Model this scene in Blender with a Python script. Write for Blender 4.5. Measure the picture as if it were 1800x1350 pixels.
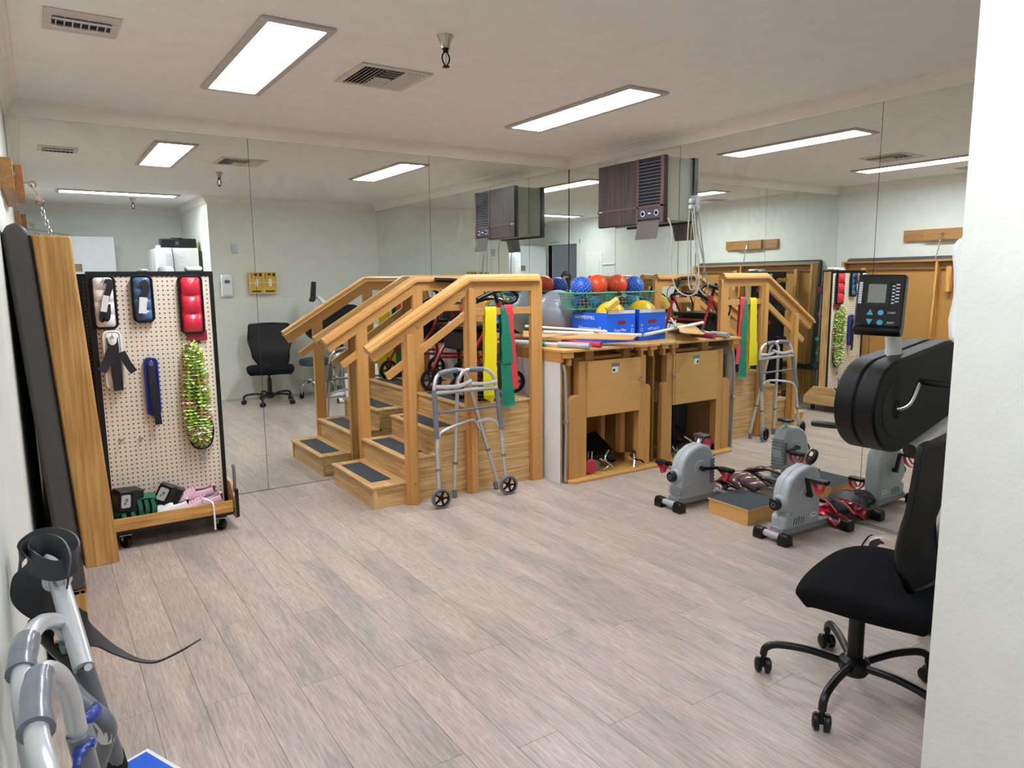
import bpy, math, random
from mathutils import Vector, Matrix, Euler
random.seed(7)
PI = math.pi
for o in list(bpy.data.objects): bpy.data.objects.remove(o)
COL = bpy.context.scene.collection
SC = bpy.context.scene

# ---------------------------------------------------------------- camera, world, exposure
cd = bpy.data.cameras.new('camera'); cam = bpy.data.objects.new('camera', cd); COL.objects.link(cam)
cd.sensor_fit = 'HORIZONTAL'; cd.sensor_width = 36.0; cd.lens = 36.0*1259.44/1800.0
cd.clip_start = 0.02; cd.clip_end = 60
FW = Vector((0.54645, 0.82512, -0.14342)); RT = Vector((0.832884, -0.553354, -0.010135)); UP = Vector((0.087725, 0.113915, 0.98961))
CAM = Vector((0.0509, -4.9948, 1.4340))
cam.matrix_world = Matrix(((RT.x, UP.x, -FW.x, CAM.x), (RT.y, UP.y, -FW.y, CAM.y), (RT.z, UP.z, -FW.z, CAM.z), (0, 0, 0, 1)))
SC.camera = cam
world = bpy.data.worlds.new('world'); SC.world = world; world.use_nodes = True
world.node_tree.nodes['Background'].inputs[0].default_value = (0.9, 0.95, 1.0, 1)
world.node_tree.nodes['Background'].inputs[1].default_value = 0.05
SC.view_settings.view_transform = 'Standard'
SC.view_settings.look = 'None'
SC.view_settings.gamma = 1.0
SC.view_settings.use_curve_mapping = False
SC.view_settings.exposure = 0.08
LIGHT = 45.0          # radiance of the ceiling diffusers

# ---------------------------------------------------------------- materials
def lin(h):
    h = h.lstrip('#'); r = []
    for i in (0, 2, 4):
        c = int(h[i:i+2], 16)/255.0
        r.append(c/12.92 if c <= 0.04045 else ((c+0.055)/1.055)**2.4)
    return (r[0], r[1], r[2], 1.0)
MATS = {}
def plain(name, col, rough=0.5, metal=0.0, bump=0.0, bscale=200.0, coat=0.0, trans=0.0, mottle=0.0, spec=0.5):
    if name in MATS: return MATS[name]
    m = bpy.data.materials.new(name); m.use_nodes = True; nt = m.node_tree; b = nt.nodes['Principled BSDF']
    b.inputs['Base Color'].default_value = lin(col); b.inputs['Roughness'].default_value = rough; b.inputs['Metallic'].default_value = metal
    b.inputs['Coat Weight'].default_value = coat; b.inputs['Transmission Weight'].default_value = trans
    b.inputs['Specular IOR Level'].default_value = spec
    tc = nt.nodes.new('ShaderNodeTexCoord')
    if bump > 0:
        n = nt.nodes.new('ShaderNodeTexNoise'); n.inputs['Scale'].default_value = bscale; n.inputs['Detail'].default_value = 3
        nt.links.new(tc.outputs['Object'], n.inputs['Vector'])
        bp = nt.nodes.new('ShaderNodeBump'); bp.inputs['Strength'].default_value = bump; bp.inputs['Distance'].default_value = 0.004
        nt.links.new(n.outputs['Fac'], bp.inputs['Height']); nt.links.new(bp.outputs['Normal'], b.inputs['Normal'])
    n2 = nt.nodes.new('ShaderNodeTexNoise'); n2.inputs['Scale'].default_value = 9; n2.inputs['Detail'].default_value = 4
    nt.links.new(tc.outputs['Object'], n2.inputs['Vector'])
    mr = nt.nodes.new('ShaderNodeMapRange'); k = max(mottle, 0.04)
    mr.inputs['From Min'].default_value = 0.3; mr.inputs['From Max'].default_value = 0.7
    mr.inputs['To Min'].default_value = 1-k; mr.inputs['To Max'].default_value = 1+k*0.5
    nt.links.new(n2.outputs['Fac'], mr.inputs['Value'])
    mx = nt.nodes.new('ShaderNodeVectorMath'); mx.operation = 'SCALE'; mx.inputs[0].default_value = lin(col)[:3]
    nt.links.new(mr.outputs['Result'], mx.inputs['Scale']); nt.links.new(mx.outputs['Vector'], b.inputs['Base Color'])
    MATS[name] = m; return m

def wood(name, c1, c2, axis='X', scale=1.0, rough=0.42, contrast=0.5, rings=7.0, rnd=False):
    """grain runs along the given object axis"""
    if name in MATS: return MATS[name]
    m = bpy.data.materials.new(name); m.use_nodes = True; nt = m.node_tree; b = nt.nodes['Principled BSDF']
    N = nt.nodes.new; L = nt.links.new
    tc = N('ShaderNodeTexCoord'); mp = N('ShaderNodeMapping'); L(tc.outputs['Object'], mp.inputs['Vector'])
    src = mp.outputs['Vector']
    s = {'X': (0.10, 1, 1), 'Y': (1, 0.10, 1), 'Z': (1, 1, 0.10)}[axis]
    mp.inputs['Scale'].default_value = tuple(k*scale for k in s)
    if rnd:
        oi = N('ShaderNodeObjectInfo'); ml = N('ShaderNodeMath'); ml.operation = 'MULTIPLY'; ml.inputs[1].default_value = 37.0
        L(oi.outputs['Random'], ml.inputs[0]); cx = N('ShaderNodeCombineXYZ')
        for i in range(3): L(ml.outputs[0], cx.inputs[i])
        L(cx.outputs[0], mp.inputs['Location'])
    n1 = N('ShaderNodeTexNoise'); n1.inputs['Scale'].default_value = 4.0; n1.inputs['Detail'].default_value = 3; n1.inputs['Roughness'].default_value = 0.5
    L(src, n1.inputs['Vector'])
    m1 = N('ShaderNodeMath'); m1.operation = 'MULTIPLY'; m1.inputs[1].default_value = rings*8; L(n1.outputs['Fac'], m1.inputs[0])
    sn = N('ShaderNodeMath'); sn.operation = 'SINE'; L(m1.outputs[0], sn.inputs[0])
    mp2 = N('ShaderNodeMapping'); L(tc.outputs['Object'], mp2.inputs['Vector'])
    mp2.inputs['Scale'].default_value = {'X': (2.2, 75, 75), 'Y': (75, 2.2, 75), 'Z': (75, 75, 2.2)}[axis]
    n2 = N('ShaderNodeTexNoise'); n2.inputs['Scale'].default_value = 1.0; n2.inputs['Detail'].default_value = 5; n2.inputs['Roughness'].default_value = 0.65; L(mp2.outputs['Vector'], n2.inputs['Vector'])
    a = N('ShaderNodeMath'); a.operation = 'MULTIPLY_ADD'; a.inputs[1].default_value = 0.075*contrast; a.inputs[2].default_value = 0.5; L(sn.outputs[0], a.inputs[0])
    a2 = N('ShaderNodeMath'); a2.operation = 'MULTIPLY_ADD'; a2.inputs[1].default_value = 1.3*contrast; L(n2.outputs['Fac'], a2.inputs[0]); L(a.outputs[0], a2.inputs[2])
    a3 = N('ShaderNodeMath'); a3.operation = 'SUBTRACT'; a3.inputs[1].default_value = 0.65*contrast; L(a2.outputs[0], a3.inputs[0])
    rp = N('ShaderNodeValToRGB'); rp.color_ramp.elements[0].color = lin(c1); rp.color_ramp.elements[1].color = lin(c2)
    rp.color_ramp.elements[0].position = 0.2; rp.color_ramp.elements[1].position = 0.8
    L(a3.outputs[0], rp.inputs['Fac'])
    out = rp.outputs['Color']
    if rnd:
        hv = N('ShaderNodeHueSaturation'); mr = N('ShaderNodeMapRange'); mr.inputs['To Min'].default_value = 0.88; mr.inputs['To Max'].default_value = 1.08
        L(oi.outputs['Random'], mr.inputs['Value']); L(mr.outputs['Result'], hv.inputs['Value']); L(out, hv.inputs['Color']); out = hv.outputs['Color']
    L(out, b.inputs['Base Color']); b.inputs['Roughness'].default_value = rough
    bp = N('ShaderNodeBump'); bp.inputs['Strength'].default_value = 0.12; bp.inputs['Distance'].default_value = 0.002
    L(n2.outputs['Fac'], bp.inputs['Height']); L(bp.outputs['Normal'], b.inputs['Normal'])
    MATS[name] = m; return m

def emis(name, col, strength):
    m = bpy.data.materials.new(name); m.use_nodes = True; nt = m.node_tree
    for n in list(nt.nodes): nt.nodes.remove(n)
    e = nt.nodes.new('ShaderNodeEmission'); o = nt.nodes.new('ShaderNodeOutputMaterial')
    e.inputs[0].default_value = lin(col); e.inputs[1].default_value = strength; nt.links.new(e.outputs[0], o.inputs[0]); return m

def mirror_mat():
    m = bpy.data.materials.new('mirror_glass'); m.use_nodes = True; nt = m.node_tree; b = nt.nodes['Principled BSDF']
    b.inputs['Metallic'].default_value = 1.0; b.inputs['Base Color'].default_value = (0.86, 0.90, 0.865, 1)
    N = nt.nodes.new; L = nt.links.new
    tc = N('ShaderNodeTexCoord')
    n = N('ShaderNodeTexNoise'); n.inputs['Scale'].default_value = 2.2; n.inputs['Detail'].default_value = 6; n.inputs['Distortion'].default_value = 2.5
    L(tc.outputs['Object'], n.inputs['Vector'])
    sep = N('ShaderNodeSeparateXYZ'); L(tc.outputs['Object'], sep.inputs[0])
    hr = N('ShaderNodeMapRange'); hr.inputs['From Min'].default_value = 1.5; hr.inputs['From Max'].default_value = 2.2; L(sep.outputs['Z'], hr.inputs['Value'])
    mr = N('ShaderNodeMapRange'); mr.inputs['From Min'].default_value = 0.5; mr.inputs['From Max'].default_value = 0.75; mr.inputs['To Max'].default_value = 0.14
    L(n.outputs['Fac'], mr.inputs['Value'])
    mm = N('ShaderNodeMath'); mm.operation = 'MULTIPLY'; L(mr.outputs['Result'], mm.inputs[0]); L(hr.outputs['Result'], mm.inputs[1])
    ad = N('ShaderNodeMath'); ad.operation = 'ADD'; ad.inputs[1].default_value = 0.004; L(mm.outputs[0], ad.inputs[0])
    b.inputs['Roughness'].default_value = 0.0
    # patchy blue-grey film over the glass, stronger towards the top
    d = N('ShaderNodeBsdfDiffuse'); d.inputs[0].default_value = (0.62, 0.66, 0.66, 1)
    ms = N('ShaderNodeMixShader'); L(ad.outputs[0], ms.inputs[0]); L(b.outputs[0], ms.inputs[1]); L(d.outputs[0], ms.inputs[2])
    L(ms.outputs[0], nt.nodes['Material Output'].inputs[0])
    return m

def plank_mat():
    m = bpy.data.materials.new('vinyl_plank'); m.use_nodes = True; nt = m.node_tree; b = nt.nodes['Principled BSDF']
    N = nt.nodes.new; L = nt.links.new
    tc = N('ShaderNodeTexCoord'); oi = N('ShaderNodeObjectInfo')
    ml = N('ShaderNodeMath'); ml.operation = 'MULTIPLY'; ml.inputs[1].default_value = 91.0; L(oi.outputs['Random'], ml.inputs[0])
    cx = N('ShaderNodeCombineXYZ'); [L(ml.outputs[0], cx.inputs[i]) for i in range(3)]
    def mapped(sc):
        mp = N('ShaderNodeMapping'); L(tc.outputs['Object'], mp.inputs['Vector']); L(cx.outputs[0], mp.inputs['Location']); mp.inputs['Scale'].default_value = sc; return mp.outputs[0]
    big = N('ShaderNodeTexNoise'); big.inputs['Scale'].default_value = 1.0; big.inputs['Detail'].default_value = 4; big.inputs['Distortion'].default_value = 0.6; L(mapped((7, 1.3, 1)), big.inputs['Vector'])
    fine = N('ShaderNodeTexNoise'); fine.inputs['Scale'].default_value = 1.0; fine.inputs['Detail'].default_value = 4; fine.inputs['Roughness'].default_value = 0.65; L(mapped((140, 9, 1)), fine.inputs['Vector'])
    rg = N('ShaderNodeTexNoise'); rg.inputs['Scale'].default_value = 1.0; rg.inputs['Detail'].default_value = 2; L(mapped((9, 1.6, 1)), rg.inputs['Vector'])
    m1 = N('ShaderNodeMath'); m1.operation = 'MULTIPLY'; m1.inputs[1].default_value = 95; L(rg.outputs['Fac'], m1.inputs[0])
    sn = N('ShaderNodeMath'); sn.operation = 'SINE'; L(m1.outputs[0], sn.inputs[0])
    pw = N('ShaderNodeMapRange'); pw.inputs['From Min'].default_value = 0.55; pw.inputs['From Max'].default_value = 1.0; L(sn.outputs[0], pw.inputs['Value'])
    msk = N('ShaderNodeMapRange'); msk.inputs['From Min'].default_value = 0.52; msk.inputs['From Max'].default_value = 0.66; L(big.outputs['Fac'], msk.inputs['Value'])
    rm = N('ShaderNodeMath'); rm.operation = 'MULTIPLY'; L(pw.outputs[0], rm.inputs[0]); L(msk.outputs[0], rm.inputs[1])
    rp = N('ShaderNodeValToRGB'); e = rp.color_ramp.elements
    e[0].position = 0.33; e[0].color = lin('a39a91'); e[1].position = 0.68; e[1].color = lin('bcaca0')
    k = rp.color_ramp.elements.new(0.5); k.color = lin('b5a69b')
    L(big.outputs['Fac'], rp.inputs['Fac'])
    fr = N('ShaderNodeMapRange'); fr.inputs['From Min'].default_value = 0.3; fr.inputs['From Max'].default_value = 0.7; fr.inputs['To Min'].default_value = 0.70; fr.inputs['To Max'].default_value = 1.20; L(fine.outputs['Fac'], fr.inputs['Value'])
    vs = N('ShaderNodeVectorMath'); vs.operation = 'SCALE'; L(rp.outputs['Color'], vs.inputs[0]); L(fr.outputs[0], vs.inputs['Scale'])
    mx = N('ShaderNodeMix'); mx.data_type = 'RGBA'; mx.inputs['B'].default_value = lin('d3c6b8'); L(vs.outputs[0], mx.inputs['A'])
    sc2 = N('ShaderNodeMath'); sc2.operation = 'MULTIPLY'; sc2.inputs[1].default_value = 0.45; L(rm.outputs[0], sc2.inputs[0]); L(sc2.outputs[0], mx.inputs['Factor'])
    hv = N('ShaderNodeHueSaturation'); mr = N('ShaderNodeMapRange'); mr.inputs['To Min'].default_value = 0.96; mr.inputs['To Max'].default_value = 1.04
    L(oi.outputs['Random'], mr.inputs['Value']); L(mr.outputs['Result'], hv.inputs['Value']); L(mx.outputs['Result'], hv.inputs['Color'])
    L(hv.outputs['Color'], b.inputs['Base Color']); b.inputs['Roughness'].default_value = 0.38
    bp = N('ShaderNodeBump'); bp.inputs['Strength'].default_value = 0.25; bp.inputs['Distance'].default_value = 0.0015; L(fine.outputs['Fac'], bp.inputs['Height']); L(bp.outputs['Normal'], b.inputs['Normal'])
    return m

def peg_mat(name, base, hole, pitch=0.0254, r=0.0042):
    """board face with drilled holes on a regular pitch (object x/z)"""
    m = bpy.data.materials.new(name); m.use_nodes = True; nt = m.node_tree; b = nt.nodes['Principled BSDF']
    N = nt.nodes.new; L = nt.links.new
    tc = N('ShaderNodeTexCoord'); sp = N('ShaderNodeSeparateXYZ'); L(tc.outputs['Object'], sp.inputs[0])
    outs = []
    for ax in ('X', 'Z'):
        d = N('ShaderNodeMath'); d.operation = 'PINGPONG'; d.inputs[1].default_value = pitch/2; L(sp.outputs[ax], d.inputs[0])
        q = N('ShaderNodeMath'); q.operation = 'POWER'; q.inputs[1].default_value = 2; L(d.outputs[0], q.inputs[0]); outs.append(q)
    s = N('ShaderNodeMath'); s.operation = 'ADD'; L(outs[0].outputs[0], s.inputs[0]); L(outs[1].outputs[0], s.inputs[1])
    lt = N('ShaderNodeMath'); lt.operation = 'LESS_THAN'; lt.inputs[1].default_value = r*r; L(s.outputs[0], lt.inputs[0])
    mx = N('ShaderNodeMix'); mx.data_type = 'RGBA'; mx.inputs['A'].default_value = lin(base); mx.inputs['B'].default_value = lin(hole); L(lt.outputs[0], mx.inputs['Factor'])
    L(mx.outputs['Result'], b.inputs['Base Color']); b.inputs['Roughness'].default_value = 0.5
    return m

M_WALL = plain('wall_paint', 'e2e4dc', 0.85, bump=0.25, bscale=55, mottle=0.03)
M_CEIL = plain('ceiling_paint', 'efebe6', 0.9, bump=0.2, bscale=60)
M_TRIM = plain('trim_paint', 'e9e3db', 0.55)
M_MIRROR = mirror_mat()
M_OAK = {a: wood('oak_'+a, 'b0864f', 'ecc68a', a, 1.2, contrast=1.15, rings=9) for a in 'XYZ'}
M_OAKD = {a: wood('golden_oak_'+a, 'ab7630', 'e5b268', a, 1.3, contrast=1.2, rings=9) for a in 'XYZ'}
M_MAPLE = {a: wood('maple_'+a, 'ba8341', 'e0ad68', a, 1.2, contrast=0.45, rings=3) for a in 'XYZ'}
M_PLY = {a: wood('birch_ply_'+a, 'c3914a', 'e3b36c', a, 1.0, contrast=0.4, rings=2) for a in 'XYZ'}
M_DKOAK = {a: wood('brown_oak_'+a, '8f6336', 'bd8d55', a, 1.5, contrast=0.8, rings=8) for a in 'XYZ'}
M_BLACK = plain('black_plastic', '0c0d10', 0.35, spec=0.4)
M_BLKM = plain('matte_black', '0b0c0e', 0.7, spec=0.3)
M_RUBBER = plain('rubber', '191a1c', 0.75, spec=0.3)
M_TREAD = plain('tread_mat', '41474d', 0.95, bump=0.6, bscale=600)
M_FABRIC = plain('black_fabric', '0e0f12', 0.95, bump=0.5, bscale=900, spec=0.15)
M_CHROME = plain('chrome', 'd8dadb', 0.12, 1.0)
M_ALU = plain('aluminium_tube', 'd7dade', 0.32, 0.75)
M_STEEL = plain('steel', 'b4b6b6', 0.3, 0.9)
M_GREY = plain('grey_plastic', '9a9fa0', 0.42)
M_GREYD = plain('dark_grey_grip', '6b7078', 0.45)
M_WHITE = plain('white_plastic', 'eceef0', 0.35)
M_RED = plain('red_paint', 'a51d28', 0.3, coat=0.4)
M_REDP = plain('red_plastic', 'd32535', 0.35)
M_BLUE = plain('blue_card', '1550c8', 0.5)

# ---------------------------------------------------------------- mesh helpers
def V(*a): return Vector(a) if len(a) > 1 else Vector(a[0])
def frame_from(d):
    d = d.normalized(); u = Vector((0, 0, 1)) if abs(d.z) < 0.95 else Vector((1, 0, 0))
    a = d.cross(u).normalized(); b = a.cross(d).normalized(); return a, b
def smooth_path(pts, n=5):
    p = [Vector(q) for q in pts]; out = []
    if len(p) < 3: return p
    for i in range(len(p)-1):
        p0 = p[max(i-1, 0)]; p1 = p[i]; p2 = p[i+1]; p3 = p[min(i+2, len(p)-1)]
        for k in range(n):
            t = k/n
            out.append(0.5*((2*p1)+(-p0+p2)*t+(2*p0-5*p1+4*p2-p3)*t*t+(-p0+3*p1-3*p2+p3)*t**3))
    out.append(p[-1]); return out
class MB:
    def __init__(s): s.v = []; s.f = []
    def add(s, vs, fs, xf=None):
        n = len(s.v)
        s.v += [tuple(xf @ Vector(q)) if xf else tuple(q) for q in vs]
        s.f += [tuple(i+n for i in f) for f in fs]; return s
    def box(s, a, b, xf=None):
        (x0, y0, z0), (x1, y1, z1) = [min(p, q) for p, q in zip(a, b)], [max(p, q) for p, q in zip(a, b)]
        return s.add([(x0,y0,z0),(x1,y0,z0),(x1,y1,z0),(x0,y1,z0),(x0,y0,z1),(x1,y0,z1),(x1,y1,z1),(x0,y1,z1)],
                     [(0,3,2,1),(4,5,6,7),(0,1,5,4),(1,2,6,5),(2,3,7,6),(3,0,4,7)], xf)
    def cbox(s, c, d, rz=0, rx=0, ry=0):
        xf = Matrix.Translation(c) @ Euler((rx, ry, rz)).to_matrix().to_4x4()
        h = [k/2 for k in d]; return s.box((-h[0], -h[1], -h[2]), (h[0], h[1], h[2]), xf)
    def beam(s, p0, p1, w, h, up=(0, 0, 1)):
        p0, p1 = Vector(p0), Vector(p1); d = (p1-p0).normalized(); a = d.cross(Vector(up)).normalized(); b = a.cross(d).normalized()
        vs = [p+a*sx*w/2+b*sz*h/2 for p in (p0, p1) for sx, sz in ((-1,-1),(1,-1),(1,1),(-1,1))]
        return s.add(vs, [(0,1,2,3),(7,6,5,4),(0,4,5,1),(1,5,6,2),(2,6,7,3),(3,7,4,0)])
    def cyl(s, p0, p1, r0, r1=None, n=16, cap=True):
        if r1 is None: r1 = r0
        p0, p1 = Vector(p0), Vector(p1); a, b = frame_from(p1-p0); vs = []
        for p, r in ((p0, r0), (p1, r1)):
            for i in range(n):
                t = 2*PI*i/n; vs.append(p+(a*math.cos(t)+b*math.sin(t))*r)
        fs = [(i, i+n, (i+1) % n+n, (i+1) % n) for i in range(n)]
        if cap: fs += [tuple(range(n)), tuple(range(2*n-1, n-1, -1))]
        return s.add(vs, fs)
    def tube(s, pts, r, n=10, sm=5, closed=False, flat=1.0):
        p = [Vector(q) for q in pts]
        if sm: p = smooth_path(p+[p[0]] if closed else p, sm)
        if closed: p = p[:-1]
        m = len(p); R = r if isinstance(r, (list, tuple)) else [r]*m
        if len(R) != m: R = [R[min(int(i*len(R)/m), len(R)-1)] for i in range(m)]
        t0 = (p[1]-p[0]).normalized(); a, b = frame_from(t0); vs = []
        for i in range(m):
            if closed: t = (p[(i+1) % m]-p[i-1]).normalized()
            else: t = (p[min(i+1, m-1)]-p[max(i-1, 0)]).normalized()
            a = (a-t*a.dot(t)).normalized(); b = t.cross(a)
            for k in range(n):
                q = 2*PI*k/n; vs.append(p[i]+(a*math.cos(q)+b*math.sin(q)*flat)*R[i])
        fs = []
        for i in range(m if closed else m-1):
            j = (i+1) % m
            for k in range(n): fs.append((i*n+k, i*n+(k+1) % n, j*n+(k+1) % n, j*n+k))
        if not closed: fs += [tuple(range(n-1, -1, -1)), tuple(range((m-1)*n, m*n))]
        return s.add(vs, fs)
    def lathe(s, prof, c=(0, 0, 0), axis=(0, 0, 1), n=24, arc=None):
        ax = Vector(axis).normalized(); a, b = frame_from(ax); c = Vector(c); vs = []
        for r, z in prof:
            for i in range(n):
                t = 2*PI*i/n; vs.append(c+ax*z+(a*math.cos(t)+b*math.sin(t))*r)
        fs = []
        for j in range(len(prof)-1):
            for i in range(n): fs.append((j*n+i, j*n+(i+1) % n, (j+1)*n+(i+1) % n, (j+1)*n+i))
        if prof[0] == prof[-1]: return s.add(vs, fs)
        if prof[0][0] > 1e-6: fs.append(tuple(range(n-1, -1, -1)))
        if prof[-1][0] > 1e-6: fs.append(tuple(range((len(prof)-1)*n, len(prof)*n)))
        return s.add(vs, fs)
    def sphere(s, c, r, nu=20, nv=12, sc=(1, 1, 1)):
        c = Vector(c); vs = [c+Vector((0, 0, r*sc[2]))]; fs = []
        for j in range(1, nv):
            ph = PI*j/nv
            for i in range(nu):
                t = 2*PI*i/nu; vs.append(c+Vector((math.sin(ph)*math.cos(t)*r*sc[0], math.sin(ph)*math.sin(t)*r*sc[1], math.cos(ph)*r*sc[2])))
        vs.append(c-Vector((0, 0, r*sc[2]))); e = len(vs)-1
        for i in range(nu):
            fs.append((0, 1+i, 1+(i+1) % nu)); fs.append((e, 1+(nv-2)*nu+(i+1) % nu, 1+(nv-2)*nu+i))
        for j in range(nv-2):
            for i in range(nu): fs.append((1+j*nu+i, 1+(j+1)*nu+i, 1+(j+1)*nu+(i+1) % nu, 1+j*nu+(i+1) % nu))
        return s.add(vs, fs)
    def prism(s, poly, axis, a, b, xf=None):
        """poly: 2-D points; axis 'x': (y,z), 'y': (x,z), 'z': (x,y)"""
        def P(u, v, w): return {'x': (w, u, v), 'y': (u, w, v), 'z': (u, v, w)}[axis]
        n = len(poly); vs = [P(u, v, a) for u, v in poly]+[P(u, v, b) for u, v in poly]
        return s.add(vs, [tuple(range(n-1, -1, -1)), tuple(range(n, 2*n))]+[(i, (i+1) % n, (i+1) % n+n, i+n) for i in range(n)], xf)
    def ribbon(s, pts, side, w, t=0.002, sm=5):
        """flat strap: pts centre line, side vector(s) across"""
        sd = [Vector(q) for q in side] if isinstance(side[0], (list, tuple, Vector)) else [Vector(side)]*len(pts)
        p = smooth_path(pts, sm) if sm else [Vector(q) for q in pts]; S = smooth_path(sd, sm) if sm and len(pts) > 2 else sd
        W = w if isinstance(w, (list, tuple)) else [w]*len(p)
        if len(W) != len(p): W = [W[min(int(round(i*(len(W)-1)/(len(p)-1))), len(W)-1)] for i in range(len(p))]
        vs = []
        for i, q in enumerate(p):
            d = (p[min(i+1, len(p)-1)]-p[max(i-1, 0)]).normalized(); a = S[min(i, len(S)-1)]; a = (a-d*a.dot(d)).normalized(); nn = d.cross(a)
            for sx, sy in ((-1, -1), (1, -1), (1, 1), (-1, 1)): vs.append(q+a*sx*W[i]/2+nn*sy*t/2)
        fs = [(3, 2, 1, 0), tuple(len(p)*4-4+k for k in range(4))]
        for i in range(len(p)-1):
            for k in range(4): fs.append((i*4+k, i*4+(k+1) % 4, i*4+4+(k+1) % 4, i*4+4+k))
        return s.add(vs, fs)
    def pillow(s, x0, x1, z0, z1, y, d, nseg=3, n=8, taper=0.0):
        """quilted pad facing -y with nseg horizontal puffs"""
        nz = nseg*6; vs = []; fs = []
        for j in range(nz+1):
            v = j/nz; pv = abs(math.sin(PI*v*nseg))**0.6
            for i in range(n+1):
                u = i/n; pu = math.sin(PI*u)**0.45
                vs.append((x0+(x1-x0)*u, y-0.004-d*pu*(0.25+0.75*pv), z0+(z1-z0)*v))
        for j in range(nz):
            for i in range(n): a = j*(n+1)+i; fs.append((a, a+1, a+n+2, a+n+1))
        m = len(vs); vs += [(x, y, z) for x, _, z in vs[:m]] if False else [(p[0], y, p[2]) for p in vs[:m]]
        for j in range(nz):
            for i in range(n): a = m+j*(n+1)+i; fs.append((a+n+1, a+n+2, a+1, a))
        for i in range(n):
            fs.append((i, m+i, m+i+1, i+1)); t = nz*(n+1)+i; fs.append((t, t+1, m+t+1, m+t))
        for j in range(nz):
            a = j*(n+1); fs.append((a, a+n+1, m+a+n+1, m+a)); a = j*(n+1)+n; fs.append((a, m+a, m+a+n+1, a+n+1))
        return s.add(vs, fs)
    def build(s, name, mat, parent=None, label=None, bev=0, world=False, sharp=38, kind=None):
        off = Vector((0, 0, 0))
        if world and parent is not None:
            q = parent
            while q is not None: off = off+q.location; q = q.parent
        me = bpy.data.meshes.new(name); me.from_pydata([tuple(Vector(q)-off) for q in s.v], [], s.f); me.update()
        for p in me.polygons: p.use_smooth = True
        me.set_sharp_from_angle(angle=math.radians(sharp)); me.materials.append(mat)
        o = bpy.data.objects.new(name, me); COL.objects.link(o)
        if parent is not None: o.parent = parent
        if bev > 0:
            bm = o.modifiers.new('bevel', 'BEVEL'); bm.width = bev; bm.segments = 2; bm.limit_method = 'ANGLE'; bm.angle_limit = math.radians(40)
        if label: o['label'] = label
        if kind: o['kind'] = kind
        return o
def thing(name, label, cat, loc=(0, 0, 0), rz=0, group=None):
    o = bpy.data.objects.new(name, None); COL.objects.link(o); o.empty_display_size = 0.05
    o.location = loc; o.rotation_euler = (0, 0, rz); o['label'] = label; o['category'] = cat
    if group: o['group'] = group
    return o
def solo(o, label, cat, group=None, origin=None):
    """a thing that is one mesh"""
    o['label'] = label; o['category'] = cat
    if group: o['group'] = group
    return o
def struct(o): o['kind'] = 'structure'; return o
def dup(root, loc, rz=None, label=None, group=None):
    r = root.copy(); COL.objects.link(r); r.location = loc
    if rz is not None: r.rotation_euler = (0, 0, rz)
    if label: r['label'] = label
    if group: r['group'] = group
    for ch in list(root.children):
        c = ch.copy(); COL.objects.link(c); c.parent = r
        for g in ch.children:
            d = g.copy(); COL.objects.link(d); d.parent = c
    return r
def text(body, size, mat, name, parent, loc, rot, ext=0.0006, align='CENTER', xscale=1.0):
    cu = bpy.data.curves.new(name, 'FONT'); cu.body = body; cu.size = size; cu.extrude = ext; cu.align_x = align; cu.align_y = 'CENTER'; cu.resolution_u = 2
    t = bpy.data.objects.new(name+'_tmp', cu); COL.objects.link(t)
    dg = bpy.context.evaluated_depsgraph_get(); me = bpy.data.meshes.new_from_object(t.evaluated_get(dg)); bpy.data.objects.remove(t)
    me.materials.clear(); me.materials.append(mat); o = bpy.data.objects.new(name, me); COL.objects.link(o); o.parent = parent
    o.location = loc; o.rotation_euler = rot; o.scale = (xscale, 1, 1); return o

# ---------------------------------------------------------------- room
W = 3.966; HC = 2.45; HM = 2.367; F = -4.168; PX = 1.8475; G = -5.985
def LX(y): return 0.010*y          # the left wall is slightly out of square
# floor
fl = MB().box((-1.6, -6.3, -0.03), (W+0.05, 0.05, -0.004)).build('floor', plain('floor_underlay', '5b5048', 0.8)); struct(fl)
mpk = plank_mat(); pw, pl = 0.1524, 1.219; k = 0; cache = {}
nx0 = int((0.115+1.35)/pw)+1
for i in range(-nx0, 26):
    xa = 0.115+i*pw; xb = xa+pw
    if xa > W: break
    y = 0.0+((i*0.47) % 1.0)*pl
    y1 = y
    while y1 > -6.2:
        y0 = y1-pl
        b0, b1 = max(y0, -6.2), min(y1, 0.0); x0, x1 = max(xa, -1.30), min(xb, W)
        inside = (b1 > F) or (x0 < PX)
        outside_left = x1 <= LX(-2) and not (b0 < -4.8)
        if x1 <= 0.0 and b1 > -4.4: b1 = -4.4
        if x0 >= PX and b0 < F-0.1: b0 = F-0.1
        if b1-b0 > 0.02 and x1-x0 > 0.01 and inside and not outside_left:
            g = 0.0005; key = (round(x1-x0, 3), round(b1-b0, 3))
            if key not in cache:
                hx, hy = (x1-x0)/2-g, (b1-b0)/2-g
                me = bpy.data.meshes.new('plank'); c = 0.0006
                me.from_pydata([(-hx,-hy,-.005),(hx,-hy,-.005),(hx,hy,-.005),(-hx,hy,-.005),(-hx,-hy,-c*0.7),(hx,-hy,-c*0.7),(hx,hy,-c*0.7),(-hx,hy,-c*0.7),(-hx+c,-hy+c,0),(hx-c,-hy+c,0),(hx-c,hy-c,0),(-hx+c,hy-c,0)],
                    [], [(0,3,2,1),(8,9,10,11),(0,1,5,4),(1,2,6,5),(2,3,7,6),(3,0,4,7),(4,5,9,8),(5,6,10,9),(6,7,11,10),(7,4,8,11)])
                me.update(); me.materials.append(mpk); cache[key] = me
            o = bpy.data.objects.new('plank', cache[key]); COL.objects.link(o); o.parent = fl; o.location = ((x0+x1)/2, (b0+b1)/2, 0)
        y1 = y0
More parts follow.
